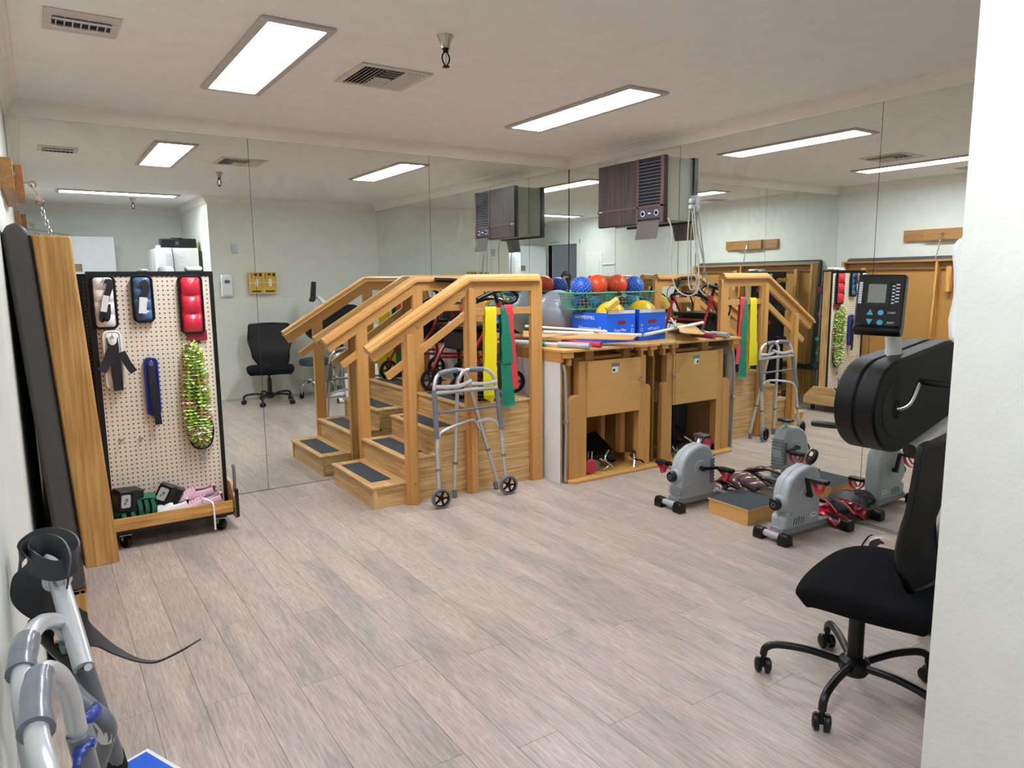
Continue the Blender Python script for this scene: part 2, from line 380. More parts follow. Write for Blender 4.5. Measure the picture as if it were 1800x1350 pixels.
struct(MB().box((-1.6, -6.3, HC), (W+0.1, 0.1, HC+0.06)).build('ceiling', M_CEIL))
wb = struct(MB().box((-0.1, 0.006, 0), (W+0.1, 0.1, HC)).build('wall_back', M_WALL))
wr = struct(MB().box((W+0.006, F-0.1, 0), (W+0.1, 0.006, HC)).build('wall_right', M_WALL))
# left wall up to the doorway, and above/after it
wl = MB(); D0, D1, DH = -4.886, -5.72, 2.05
wl.prism([(LX(0), 0.006), (LX(D0), D0), (-0.13, D0), (-0.13, 0.006)], 'z', 0, HC)
wl.prism([(LX(D0), D0), (LX(D1), D1), (-0.13, D1), (-0.13, D0)], 'z', DH, HC)
wl.prism([(LX(D1), D1), (LX(G), G-0.1), (-0.13, G-0.1), (-0.13, D1)], 'z', 0, HC)
wl = struct(wl.build('wall_left', M_WALL))
wf = struct(MB().box((PX+0.1, F, 0), (W+0.006, F-0.1, HC)).build('wall_front', M_WALL))
ws = struct(MB().box((PX, F, 0), (PX+0.1, G, HC)).build('wall_side', M_WALL))
struct(MB().box((-0.13, G, 0), (PX+0.1, G-0.1, HC)).build('wall_far', M_WALL))
# corridor beyond the doorway
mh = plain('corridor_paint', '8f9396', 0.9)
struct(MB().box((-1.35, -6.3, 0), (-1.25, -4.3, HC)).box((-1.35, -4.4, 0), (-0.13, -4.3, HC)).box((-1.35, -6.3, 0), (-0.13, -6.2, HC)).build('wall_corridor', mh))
# crown moulding: profile (out from wall, down from ceiling)
prof = [(0, 0.084), (0.012, 0.084), (0.014, 0.074), (0.02, 0.070), (0.028, 0.045), (0.044, 0.027), (0.058, 0.022), (0.060, 0.014), (0.078, 0.012), (0.080, 0.0), (0, 0)]
corner = [(LX(0), 0), (W, 0), (W, F), (PX, F), (PX, G), (LX(G), G)]
def inset(i, d):
    p = Vector(corner[i]); a = (Vector(corner[i])-Vector(corner[i-1])).normalized(); b = (Vector(corner[(i+1) % 6])-p).normalized()
    na = Vector((a.y, -a.x)); nb = Vector((b.y, -b.x)); m = (na+nb); m = m/m.dot(na); return p+m*d
for i in range(6):
    j = (i+1) % 6; m = MB(); n = len(prof)
    vs = [(*inset(i, d), HC-z) for d, z in prof]+[(*inset(j, d), HC-z) for d, z in prof]
    m.add(vs, [tuple(range(n)), tuple(range(2*n-1, n-1, -1))]+[(a, a+n, (a+1) % n+n, (a+1) % n) for a in range(n)])
    struct(m.build('trim_%d' % (i+1), M_TRIM, sharp=25))
# mirrors: every sheet is a part of its wall
gp = 0.0016
for a, b in ((LX(0)+0.003, W-2.659), (W-2.659, W-1.34), (W-1.34, W-0.001)):
    MB().box((a+gp, 0.0, 0.004), (b-gp, 0.0055, HM)).build('mirror_panel', M_MIRROR, wb)
for a, b, z0, z1 in ((-0.004, -0.6, 0.012, HM), (-0.6, -1.277, 0.012, 1.832), (-0.6, -1.277, 2.282, HM), (-1.277, -2.742, 0.012, HM), (-2.742, F+0.002, 0.012, HM)):
    MB().box((W, a-gp, z0), (W+0.0055, b+gp, z1)).build('mirror_panel', M_MIRROR, wr)
mj = plain('mirror_joint', '2a2b2a', 0.6)
for x in (W-2.659, W-1.34): MB().box((x-gp, 0.002, 0), (x+gp, 0.007, HM)).build('joint', mj, wb)
for y in (-0.6, -1.277, -2.742): MB().box((W+0.002, y-gp, 0), (W+0.007, y+gp, HM)).build('joint', mj, wr)
MB().box((W-0.0035, -0.003, 0), (W+0.004, 0.004, HM)).build('corner_joint', mj, wb)
MB().box((W-0.004, F, 0), (W+0.006, 0, 0.010)).box((W-0.006, F, 0), (W-0.003, 0, 0.016)).build('channel', M_STEEL, wr)
M_BASE = plain('base_paint', 'cfcdbf', 0.6)
struct(MB().box((PX, F, 0), (W, F+0.010, 0.02)).build('baseboard_front', M_BASE))
struct(MB().box((PX-0.010, F-0.0, 0), (PX, G, 0.02)).build('baseboard_side', M_BASE))

# ---------------------------------------------------------------- ceiling fittings
M_DIFF = emis('light_diffuser', 'f3f7ff', LIGHT)
M_LFR = plain('light_frame', 'b9b2ab', 0.45)
def ceiling_light(x0, x1, y0, y1, label, md=None):
    c = ((x0+x1)/2, (y0+y1)/2, HC); t = thing('ceiling_light', label, 'ceiling light', c, group='recessed ceiling lights')
    a, b, w = (x1-x0)/2, (y1-y0)/2, 0.034
    m = MB()
    for (p, q) in (((-a, -b), (a, -b+w)), ((-a, b-w), (a, b)), ((-a, -b+w), (-a+w, b-w)), ((a-w, -b+w), (a, b-w))):
        m.box((p[0], p[1], -0.014), (q[0], q[1], 0.0))
    m.build('frame', M_LFR, t, bev=0.004)
    MB().box((-a+w, -b+w, -0.007), (a-w, b-w, -0.001)).build('diffuser', md or M_DIFF, t)
    return t
ceiling_light(0.874, 1.173, -2.046, -0.84, 'recessed ceiling light panel nearest the tilted wooden table, left of the slatted vent')
ceiling_light(2.772, 3.068, -2.039, -0.826, 'recessed ceiling light panel nearest the mirrored corner and air conditioner')
ceiling_light(0.356, 1.578, -4.51, -4.215, 'recessed ceiling light panel crossing the room near the doorway, seen in the mirror', emis('dimmed_diffuser', 'f3f7ff', LIGHT*0.72))  # panel glow dimmed to keep the nearby side wall from clipping

def grille_vent():
    t = thing('ceiling_vent', 'square louvred ceiling vent with slats in three directions beside the sprinkler', 'ceiling vent', (1.613, -1.495, HC), group='ceiling vents')
    a = 0.185; m = MB(); mv = plain('vent_paint', 'cdc5bc', 0.5)
    for p, q in (((-a, -a), (a, -a+.03)), ((-a, a-.03), (a, a)), ((-a, -a+.03), (-a+.03, a-.03)), ((a-.03, -a+.03), (a, a-.03))): m.box((p[0], p[1], -0.010), (q[0], q[1], 0))
    m.build('frame', mv, t, bev=0.003)
    MB().box((-a+.03, -a+.03, -0.0015), (a-.03, a-.03, -0.0005)).build('duct_opening', plain('duct_dark', '27292c', 0.8), t)
    s = a-.03; L = 2*s
    for k in range(5):      # left bank, slats run along y
        x = -s+0.012+k*L/3/5; MB().cbox((x, 0, -0.010), (0.014, L, 0.0015), ry=-0.7).build('slat', mv, t)
    for k in range(5):      # right bank
        x = s-0.012-k*L/3/5; MB().cbox((x, 0, -0.010), (0.014, L, 0.0015), ry=0.7).build('slat', mv, t)
    for k in range(8):      # middle bank, slats run along x
        y = -s+0.018+k*L/8; MB().cbox((0, y, -0.010), (L/3-0.012, 0.016, 0.0015), rx=0.7 if k < 4 else -0.9).build('slat', mv, t)
grille_vent()
def slot_vent():
    t = thing('ceiling_vent', 'rectangular ceiling vent with a single barred slot by the left wall', 'ceiling vent', (0.305, -1.578, HC), group='ceiling vents')
    mv = plain('vent_plate', 'c9bcb4', 0.5); a, b = 0.130, 0.135
    m = MB(); m.box((-a, -b, -0.005), (a, -0.055, 0)).box((-a, 0.055, -0.005), (a, b, 0)).box((-a, -0.055, -0.005), (-0.10, 0.055, 0)).box((0.10, -0.055, -0.005), (a, 0.055, 0))
    m.build('plate', mv, t, bev=0.002)
    MB().box((-0.10, -0.055, -0.001), (0.10, 0.055, -0.0003)).build('duct_opening', MATS['duct_dark'], t)
    for k in range(7): MB().box((-0.088+k*0.028, -0.05, -0.012), (-0.085+k*0.028, 0.05, -0.002)).build('bar', plain('vent_bar', 'dcd6d0', 0.4), t)
    MB().tube([(-0.1, -0.05, -0.012), (0.1, -0.05, -0.012)], 0.006, 8, 0).build('rim', M_CHROME, t)
    MB().tube([(-0.1, 0.045, -0.012), (0.1, 0.045, -0.012)], 0.005, 8, 0).build('rim', MATS['vent_bar'], t)
slot_vent()
def sprinkler(x, y, label):
    t = thing('fire_sprinkler', label, 'sprinkler', (x, y, HC), group='ceiling sprinklers')
    MB().lathe([(0.036, 0), (0.033, -0.006), (0.022, -0.03), (0.018, -0.052), (0.0, -0.052)], n=20).build('escutcheon', plain('nickel', 'b3a79c', 0.25, 0.9), t)
    MB().cyl((0, 0, -0.05), (0, 0, -0.066), 0.012, n=10).build('socket', M_BLKM, t)
    m = MB(); [m.tube([(0.007*s, 0, -0.066), (0.017*s, 0, -0.085), (0.014*s, 0, -0.105), (0.0, 0, -0.122)], 0.0032, 6) for s in (-1, 1)]; m.build('frame_arm', M_BLKM, t)
    MB().cyl((0, 0, -0.068), (0, 0, -0.11), 0.0025, n=6).build('bulb', M_STEEL, t)
    MB().cyl((0, 0, -0.122), (0, 0, -0.126), 0.015, n=14).build('deflector', M_BLKM, t)
sprinkler(1.585, -2.20, 'black and chrome fire sprinkler hanging beside the louvred vent')
sprinkler(1.146, -4.813, 'black and chrome fire sprinkler seen in the mirror below the far light panel')
# ================================================================ training stairs
st = thing('training_stairs', 'oak training staircase with four treads, black tread mats and wooden handrails', 'stairs', (1.735, -0.85, 0))
RS = 0.1505; XS = [1.735, 1.968, 2.196, 2.422]; YN, YF = -0.85, -0.112; XE = 2.985
for k in range(4):
    z0 = 0 if k == 0 else RS*k; x = XS[k]; nx = XS[k+1] if k < 3 else XE
    zt = RS*(k+1)
    MB().box((x+0.006, YN+0.002, z0-(0.0 if k == 0 else 0.002)), (x+0.022, YF-0.002, zt-0.018)).build('riser', M_OAK['Y'], st, world=True)
    MB().box((x-0.012, YN-0.012, zt-0.018), (nx+(0.006 if k < 3 else 0), YF+0.0, zt)).build('tread', M_OAK['Y'], st, world=True, bev=0.005)
    if k < 3: MB().box((x+0.030, YN+0.10, zt), (x+0.170, YF-0.10, zt+0.003)).build('tread_mat', M_TREAD, st, world=True)
    else: MB().box((x+0.030, YN+0.09, zt), (x+0.190, YF-0.09, zt+0.003)).build('tread_mat', M_TREAD, st, world=True)
    MB().box((x+0.022, YN, 0), (nx+0.022 if k < 3 else XE, YN+0.016, zt-0.018)).build('side_panel', M_OAK['X'], st, world=True)
    MB().box((x+0.022, YF-0.016, 0), (nx+0.022 if k < 3 else XE, YF, zt-0.018)).build('side_panel', M_OAK['X'], st, world=True)
    MB().box((x+0.0, YN-0.004, 0), (x+0.024, YN+0.02, zt-0.018)).build('corner_post', M_OAK['Z'], st, world=True)
MB().box((XE-0.016, YN, 0), (XE, YF, RS*4-0.018)).build('side_panel', M_OAK['Y'], st, world=True)
MB().box((2.75, -0.72, RS*4), (2.90, -0.30, RS*4+0.003)).build('tread_mat', M_TREAD, st, world=True)
bolts = MB()
for s, y0, y1 in ((-1, -0.853, -0.892), (1, -0.109, -0.070)):
    for x0, x1, zt in ((1.957, 2.040, 1.145), (2.408, 2.490, 1.425), (2.938, 3.030, 1.425)):
        MB().box((x0, y0, 0.0), (x1, y1, zt)).build('post', M_MAPLE['Z'], st, world=True, bev=0.003)
        if x0 < 2.9:
            MB().prism([(x0+0.018, 0.0), (x1-0.018, 0.0), (x1-0.018, zt-0.05), ((x0+x1)/2, zt-0.04), (x0+0.018, zt-0.045)], 'y', y1, y1+s*0.022).build('post_cleat', M_MAPLE['Z'], st, world=True, bev=0.002)
        for z in (0.14, 0.33): bolts.cyl(((x0+x1)/2, y1, z), ((x0+x1)/2, y1+s*(0.024 if x0 < 2.9 else 0.004), z), 0.009, n=8)
    yc = (y0+y1)/2
    # grip rail: rounded moulding over a flat board
    rl = [(1.715, yc, 1.018), (2.430, yc, 1.447), (3.005, yc, 1.447)]
    def rail(prof, nm):
        m = MB(); n = len(prof); vs = []
        ds = [(Vector(rl[1])-Vector(rl[0])).normalized(), None, Vector((1, 0, 0))]
        for i, p in enumerate(rl):
            if i == 1: up = Vector((-math.sin(math.atan2(.429, .715)/2), 0, math.cos(math.atan2(.429, .715)/2)))/math.cos(math.atan2(.429, .715)/2)
            else: up = Vector((-ds[i].z, 0, ds[i].x))
            for u, v in prof: vs.append(Vector(p)+Vector((0, u*s, 0))+up*v)
        fs = [tuple(range(n)), tuple(range(3*n-1, 2*n-1, -1))]
        for i in (0, 1):
            for k in range(n): fs.append((i*n+k, (i+1)*n+k, (i+1)*n+(k+1) % n, i*n+(k+1) % n))
        m.add(vs, fs); return m.build(nm, M_MAPLE['X'], st, world=True, sharp=30)
    rail([(0.029*math.cos(a), 0.005+0.024*math.sin(a)) for a in [PI*q/10 for q in range(11)]]+[(-0.031, -0.002), (-0.048, -0.005), (-0.048, -0.019), (-0.020, -0.022), (0.020, -0.022), (0.048, -0.019), (0.048, -0.005), (0.031, -0.002)], 'grip_rail')
    rail([(0.018, -0.020), (-0.018, -0.020), (-0.018, -0.085), (0.018, -0.085)], 'rail_board')
    MB().box((2.49, yc-0.012, 1.203), (2.938, yc+0.012, 1.250)).build('guard_board', M_MAPLE['X'], st, world=True, bev=0.002)
    m = MB(); m.prism([(1.835, 0.865), (1.850, 0.828), (1.862, 0.825), (2.408, 1.175), (2.408, 1.232)], 'y', yc-0.012, yc+0.012)
    m.build('guard_board', M_MAPLE['X'], st, world=True, bev=0.002)
    for x in (2.0, 2.06, 2.46, 2.52):
        zz = 0.93+(x-1.735)*0.6 if x < 2.44 else 1.40
        bolts.cyl((x, yc, zz+0.02), (x, yc+s*0.021, zz+0.02), 0.006, n=8)
bolts.build('bolt', plain('brass', 'd8c28c', 0.3, 0.9), st, world=True, kind='stuff')

# exercise bands hung over the guard board of the stairs
def band(name, label, col, parts):
    m = MB()
    for pts, side, w in parts: m.ribbon(pts, side, w, 0.0022, 6)
    b = m.build(name, plain('latex_'+col, col, 0.45), None); solo(b, label, 'exercise band', 'exercise bands hung on the stairs'); return b
yb = -0.872
band('exercise_band', 'yellow stretch band draped over the lower guard board of the stairs', 'f3e11c',
     [([(2.606, yb+0.03, 0.80), (2.606, yb+0.022, 1.10), (2.606, yb+0.014, 1.24), (2.606, yb, 1.258), (2.606, yb-0.016, 1.24), (2.602, yb-0.020, 1.15), (2.598, yb-0.022, 0.95), (2.590, yb-0.022, 0.80), (2.590, yb-0.024, 0.66)], (1, 0, 0), [0.085]*3+[0.088]*3+[0.095, 0.11, 0.11]),
      ([(2.625, yb+0.03, 1.02), (2.635, yb+0.032, 0.85), (2.64, yb+0.03, 0.70), (2.60, yb+0.03, 0.615)], (1, 0.1, 0), 0.09)])
band('exercise_band', 'green stretch band hanging lowest over the guard board, in front of the red one', '1c8266',
     [([(2.715, yb+0.03, 0.80), (2.71, yb+0.02, 1.10), (2.705, yb+0.013, 1.245), (2.705, yb, 1.262), (2.706, yb-0.018, 1.245), (2.715, yb-0.024, 1.15), (2.728, yb-0.026, 0.95), (2.733, yb-0.026, 0.867)], (1, 0, 0), [0.03, 0.03, 0.028, 0.03, 0.035, 0.06, 0.085, 0.09]),
      ([(2.715, yb-0.020, 1.0), (2.722, yb-0.021, 0.80), (2.735, yb-0.026, 0.60), (2.738, yb-0.034, 0.565)], (1, 0, 0), [0.06, 0.085, 0.105, 0.105])])
band('exercise_band', 'red stretch band hanging beside the green one on the stairs', 'e2414c',
     [([(2.735, yb+0.03, 0.95), (2.74, yb+0.018, 1.15), (2.745, yb+0.013, 1.25), (2.745, yb, 1.266), (2.747, yb-0.017, 1.25), (2.762, yb-0.021, 1.10), (2.782, yb-0.021, 0.90), (2.795, yb-0.021, 0.75), (2.797, yb-0.021, 0.685)], (1, 0, 0), [0.05, 0.05, 0.06, 0.062, 0.065, 0.05, 0.048, 0.048, 0.045])])

# ================================================================ folding walker in front of the stairs
def wheel(m_t, m_h, c, r, ax=(0, 1, 0), w=0.022, spokes=5):
    ax = Vector(ax).normalized(); c = Vector(c)
    m_t.lathe([(r*0.78, -w/2), (r*0.97, -w/2), (r, -w/4), (r, w/4), (r*0.97, w/2), (r*0.78, w/2), (r*0.78, -w/2)], c, ax, 24)
    m_h.lathe([(r*0.70, -w*0.4), (r*0.79, -w*0.4), (r*0.79, w*0.4), (r*0.70, w*0.4), (r*0.70, -w*0.4)], c, ax, 24)
    m_h.cyl(c-ax*w*0.6, c+ax*w*0.6, r*0.22, n=12)
    a, b = frame_from(ax)
    for k in range(spokes):
        t = 2*PI*k/spokes; d = a*math.cos(t)+b*math.sin(t); m_h.beam(c+d*r*0.15, c+d*r*0.74, r*0.16, w*0.6, up=tuple(ax))
wk = thing('walker', 'folded aluminium walker with grey grips and two front wheels in front of the stairs', 'walker', (2.35, -0.98, 0))
pa = [(2.100, -1.050, 0.075), (2.118, -0.985, 0.60), (2.125, -0.965, 0.745), (2.140, -0.955, 0.805), (2.170, -0.948, 0.842), (2.215, -0.946, 0.853), (2.305, -0.942, 0.860), (2.355, -0.935, 0.852), (2.392, -0.93, 0.815), (2.412, -0.925, 0.745), (2.625, -0.915, 0.050)]
pb = [(2.282, -0.915, 0.040), (2.305, -0.945, 0.735), (2.315, -0.95, 0.795), (2.34, -0.953, 0.840), (2.39, -0.955, 0.858), (2.495, -0.955, 0.852), (2.545, -0.958, 0.832), (2.578, -0.962, 0.785), (2.590, -0.97, 0.715), (2.597, -0.985, 0.60), (2.612, -1.045, 0.075)]
for pth in (pa, pb):
    fr = MB().tube(pth, 0.0125, 10, 4).build('side_frame', M_ALU, wk, world=True)
MB().tube(pa[4:8][:2]+[pa[6]], 0.0185, 12, 3).build('grip', M_GREYD, wk, world=True)
MB().tube(pb[4:6], 0.0185, 12, 0).build('grip', M_GREYD, wk, world=True)
for p, q in ((pa[2], (2.110, -1.015, 0.44)), (pb[8], (2.602, -1.01, 0.44))):
    MB().cyl(p, q, 0.0165, n=12).build('leg_sleeve', M_GREYD, wk, world=True)
MB().tube([pa[1], pb[9]], 0.0085, 8, 0).build('cross_bar', M_GREYD, wk, world=True)
MB().tube([(2.125, -0.97, 0.725), (2.36, -0.985, 0.728), (2.59, -0.975, 0.722)], 0.014, 8, 3).build('hinge_bar', plain('hinge_grey', 'a3a6a9', 0.4), wk, world=True)
MB().tube([(2.13, -0.96, 0.765), (2.28, -0.985, 0.758), (2.36, -0.97, 0.772), (2.40, -0.955, 0.785)], 0.014, 8, 4).build('hinge_bar', M_ALU, wk, world=True)
MB().tube([(2.40, -0.96, 0.765), (2.50, -0.985, 0.758), (2.59, -0.97, 0.765)], 0.012, 8, 4).build('hinge_bar', M_ALU, wk, world=True)
MB().tube([(2.112, -1.02, 0.38), (2.118, -1.01, 0.43), (2.15, -1.0, 0.475), (2.25, -0.98, 0.500), (2.40, -0.94, 0.515), (2.455, -0.925, 0.495), (2.49, -0.92, 0.44)], 0.010, 8, 4).build('brace', M_ALU, wk, world=True)
MB().tube([(2.44, -0.96, 0.505), (2.52, -0.975, 0.515), (2.575, -0.99, 0.49), (2.600, -1.0, 0.43), (2.606, -1.02, 0.36)], 0.010, 8, 4).build('brace', M_ALU, wk, world=True)
for p in ((2.615, -0.915, 0.062), (2.283, -0.916, 0.06)):
    d = -1 if p[0] > 2.5 else 0; MB().cyl((p[0], p[1], 0.0), (p[0]-0.012*(p[0] > 2.5), p[1], 0.055), 0.018, 0.015, n=12).build('rubber_tip', M_GREYD, wk, world=True)
for pth, k in ((pa, 0.28), (pb, 0.28)):
    pass
for p, q in (((2.106, -1.034, 0.235), (2.1065, -1.032, 0.25)), ((2.606, -1.027, 0.26), (2.606, -1.025, 0.275)), ((2.551, -0.918, 0.285), (2.546, -0.918, 0.30)), ((2.289, -0.922, 0.23), (2.290, -0.923, 0.245))):
    MB().cyl(p, q, 0.0165, n=12).build('collar', M_GREYD, wk, world=True)
for c in ((2.100, -1.075, 0.066), (2.615, -1.068, 0.066)):
    t, h = MB(), MB(); wheel(t, h, c, 0.066, (0.12, 1, 0)); w_ = t.build('wheel', M_GREYD, wk, world=True); h.build('hub', M_BLKM, w_, world=True)

# ================================================================ rollator on the platform
ZP = RS*4+0.003
ro = thing('rollator', 'red rollator walker with black seat and handles standing on the stair platform', 'rollator', (2.72, -0.38, ZP))
for y, s in ((-0.62, -1), (-0.165, 1)):
    x0, x1 = 2.515, 2.968
    MB().tube([(x0, y, ZP+0.12), (x0+0.010, y, 0.77), (x0+0.115, y, 0.945), (2.715, y, 1.065), (2.800, y, 1.20), (2.845, y, 1.255)], 0.0135, 10, 4).build('frame_tube', M_RED, ro, world=True)
    MB().tube([(x1, y, ZP+0.11), (x1+0.012, y, 0.80), (x1+0.008, y, 0.88), (2.920, y, 1.05), (2.850, y, 1.24)], 0.0135, 10, 4).build('frame_tube', M_RED, ro, world=True)
    MB().tube([(x0+0.05, y, 0.862), (x1+0.01, y, 0.835)], 0.010, 8, 0).build('frame_tube', M_RED, ro, world=True)
    MB().tube([(2.850, y, 1.235), (2.820, y, 1.31), (2.785, y, 1.385)], 0.014, 8, 3).build('handle_stem', M_BLACK, ro, world=True)
    MB().cyl((2.855, y, 1.225), (2.838, y, 1.275), 0.021, n=12).build('clamp', M_RED, ro, world=True)
    if s > 0: MB().tube([(2.785, y, 1.385), (2.770, y, 1.425), (2.72, y, 1.436), (2.57, y, 1.442)], 0.0175, 10, 4).build('handle', M_BLACK, ro, world=True)
    else: MB().tube([(2.66, y, 1.300), (2.72, y, 1.325), (2.80, y, 1.352), (2.90, y, 1.372), (2.965, y, 1.358), (3.000, y, 1.322), (2.975, y, 1.285), (2.91, y, 1.262)], 0.0165, 10, 5).build('handle', M_BLACK, ro, world=True)
    MB().tube([(2.79, y, 1.36), (2.73, y+0.01, 1.375), (2.66, y+0.01, 1.365)], 0.006, 8, 4).build('brake_lever', M_BLACK, ro, world=True)
    MB().tube([(2.78, y, 1.37), (2.86, y+0.03, 1.36), (2.90, y+0.03, 1.27), (2.84, y+0.01, 1.12), (2.95, y+0.01, 0.80)], 0.003, 6, 5).build('brake_cable', M_BLKM, ro, world=True)
    MB().tube([(2.70, y, 1.30), (2.62, y, 1.26), (2.58, y, 1.18), (2.60, y, 1.10)], 0.007, 8, 4).build('brake_cable', M_BLKM, ro, world=True)
    for x, r in ((x0, 0.085), (x1, 0.085)):
        t, h = MB(), MB(); wheel(t, h, (x, y, ZP+r), r, (0.12, 1, 0), 0.024, 6); w_ = t.build('wheel', M_RUBBER, ro, world=True); h.build('hub', plain('hub_grey', '2b2d30', 0.4), w_, world=True)
        MB().tube([(x, y-0.020, ZP+r), (x, y-0.020, ZP+r+0.07), (x, y, ZP+r+0.105)], 0.008, 8, 2).build('fork', M_BLACK, ro, world=True)
MB().box((2.56, -0.60, 1.085), (2.87, -0.185, 1.125)).build('seat', M_BLACK, ro, world=True, bev=0.012)
MB().box((2.60, -0.57, 0.93), (2.86, -0.21, 1.08)).build('basket_bag', plain('bag_nylon', '17181d', 0.6), ro, world=True, bev=0.02)
MB().tube([(2.72, -0.62, 1.06), (2.72, -0.165, 1.06)], 0.010, 8, 0).tube([(2.91, -0.62, 1.06), (2.91, -0.165, 1.06)], 0.010, 8, 0).tube([(2.60, -0.62, 0.90), (2.92, -0.165, 1.03)], 0.009, 8, 0).build('cross_bar', M_RED, ro, world=True)
MB().tube([(2.86, -0.60, 1.24), (2.93, -0.56, 1.28), (2.95, -0.39, 1.30), (2.93, -0.22, 1.28), (2.86, -0.18, 1.24)], 0.012, 8, 6).build('backrest', M_BLACK, ro, world=True)

# small dark ankle weight on the platform
m = MB().pillow(2.56, 2.74, ZP+0.002, ZP+0.075, -0.74, 0.05, 3); solo(m.build('ankle_weight', plain('navy_vinyl', '25264f', 0.4), None, world=True), 'dark navy ankle weight lying on the stair platform behind the walker', 'ankle weight', 'ankle weights')

# ================================================================ white shelf board and folded chair between stairs and bench
b = MB().box((3.055, -1.066, 0), (3.071, -0.42, 0.885)).build('shelf_board', plain('melamine', 'e9ebee', 0.3), None)
solo(b, 'white laminated shelf board standing on edge between the stairs and the wooden bench', 'board')
MB().box((3.0555, -1.0672, 0.001), (3.0705, -1.066, 0.884)).build('raw_edge', plain('chipboard', 'b59c73', 0.9, mottle=0.35), b)
fc = thing('folding_chair', 'folded grey tubular metal chair standing behind the white shelf board', 'chair', (3.085, -0.75, 0))
MB().tube([(3.085, -1.085, 0.012), (3.085, -1.095, 0.40), (3.085, -1.085, 0.78), (3.085, -1.03, 0.87), (3.085, -0.93, 0.905), (3.085, -0.60, 0.905), (3.085, -0.50, 0.85), (3.085, -0.49, 0.40), (3.085, -0.49, 0.012)], 0.0105, 10, 5).build('leg_frame', plain('chair_grey', 'a7a49f', 0.4, 0.3), fc, world=True)
MB().box((3.078, -1.02, 0.42), (3.092, -0.56, 0.80)).build('seat', MATS['chair_grey'], fc, world=True, bev=0.006)
MB().cyl((3.074, -1.09, 0.45), (3.096, -1.09, 0.45), 0.018, n=12).build('hinge', M_STEEL, fc, world=True)

# ================================================================ wooden work bench
be = thing('wooden_bench', 'tall maple therapy bench with hinged plywood front panel and open base against the corner', 'bench', (3.53, -0.65, 0))
def rr_poly(x0, y0, x1, y1, r, corners='1111', n=5):
    pts = []
    for ci, (cx, cy, a0) in enumerate(((x0+r, y0+r, PI), (x1-r, y0+r, 1.5*PI), (x1-r, y1-r, 0), (x0+r, y1-r, .5*PI))):
        if corners[ci] == '1': pts += [(cx+r*math.cos(a0+.5*PI*k/n), cy+r*math.sin(a0+.5*PI*k/n)) for k in range(n+1)]
        else: pts.append(((x0, y0), (x1, y0), (x1, y1), (x0, y1))[ci])
    return pts
MB().prism(rr_poly(3.10, -1.145, 3.958, -0.20, 0.06, '1000'), 'z', 0, 0.022).build('base_board', M_PLY['X'], be, world=True, bev=0.004)
MB().prism(rr_poly(3.118, 0.022, 3.209, 0.622, 0.06, '0001'), 'y', -1.085, -1.045).build('side_board', M_MAPLE['Z'], be, world=True, bev=0.003)
MB().prism(rr_poly(3.855, 0.022, 3.905, 0.645, 0.035, '0010'), 'y', -1.085, -1.045).build('side_board', M_MAPLE['Z'], be, world=True, bev=0.003)
for x0, x1, z1 in ((3.209, 3.281, 0.862), (3.791, 3.855, 0.868)): MB().box((x0, -1.082, 0.022), (x1, -1.02, z1)).build('post', M_MAPLE['Z'], be, world=True, bev=0.002)
MB().box((3.130, -1.0, 0.022), (3.15, -0.30, 0.84)).build('side_panel', M_PLY['Z'], be, world=True)
MB().box((3.150, -0.985, 0.60), (3.209, -0.965, 0.84)).build('side_panel', M_PLY['Z'], be, world=True)
MB().box((3.905, -1.0, 0.022), (3.925, -0.30, 0.84)).build('side_panel', M_PLY['Z'], be, world=True)
MB().box((3.15, -0.50, 0.022), (3.905, -0.485, 0.84)).build('back_panel', M_PLY['X'], be, world=True)
fp = MB().box((3.283, -1.092, 0.455), (3.790, -1.076, 0.858)).build('front_panel', M_PLY['X'], be, world=True, bev=0.0015)
MB().box((3.503, -1.0935, 0.806), (3.580, -1.092, 0.832)).build('label', plain('silver_label', '8d8f93', 0.35, 0.5), fp, label='silver maker label', world=True)
MB().box((3.510, -1.0935, 0.762), (3.565, -1.092, 0.803)).build('label', plain('paper', 'f0f0ec', 0.7), fp, label='white inventory sticker', world=True)
MB().box((3.516, -1.0942, 0.770), (3.536, -1.0935, 0.788)).build('print', M_BLKM, fp, world=True)
lt = MB().cyl((3.800, -1.092, 0.700), (3.800, -1.103, 0.700), 0.010, n=10).tube([(3.768, -1.098, 0.688), (3.800, -1.103, 0.700), (3.815, -1.103, 0.712)], 0.006, 6, 0).build('latch', M_STEEL, be, world=True)
MB().box((3.215, -1.07, 0.800), (3.86, -1.02, 0.862)).build('top_rail', M_MAPLE['X'], be, world=True) if False else None
MB().box((3.24, -0.99, 0.855), (3.84, -0.955, 0.880)).build('top_rail', M_MAPLE['X'], be, world=True, bev=0.002)
for x0, x1 in ((3.318, 3.398), (3.69, 3.755)): MB().box((x0, -1.02, 0.80), (x1, -0.97, 0.925)).build('stub_post', M_MAPLE['Z'], be, world=True, bev=0.003)
MB().box((3.745, -0.93, 0.10), (3.79, -0.87, 0.45)).build('inner_post', M_MAPLE['Z'], be, world=True, bev=0.002)
MB().box((3.66, -0.80, 0.022), (3.70, -0.75, 0.60)).build('inner_post', M_MAPLE['Z'], be, world=True, bev=0.002)
MB().box((3.78, -1.0, 0.022), (3.84, -0.94, 0.10)).build('foot_block', M_MAPLE['X'], be, world=True, bev=0.002)
MB().box((3.225, -1.079, 0.022), (3.281, -1.02, 0.075)).build('foot_block', M_MAPLE['X'], be, world=True, bev=0.002)
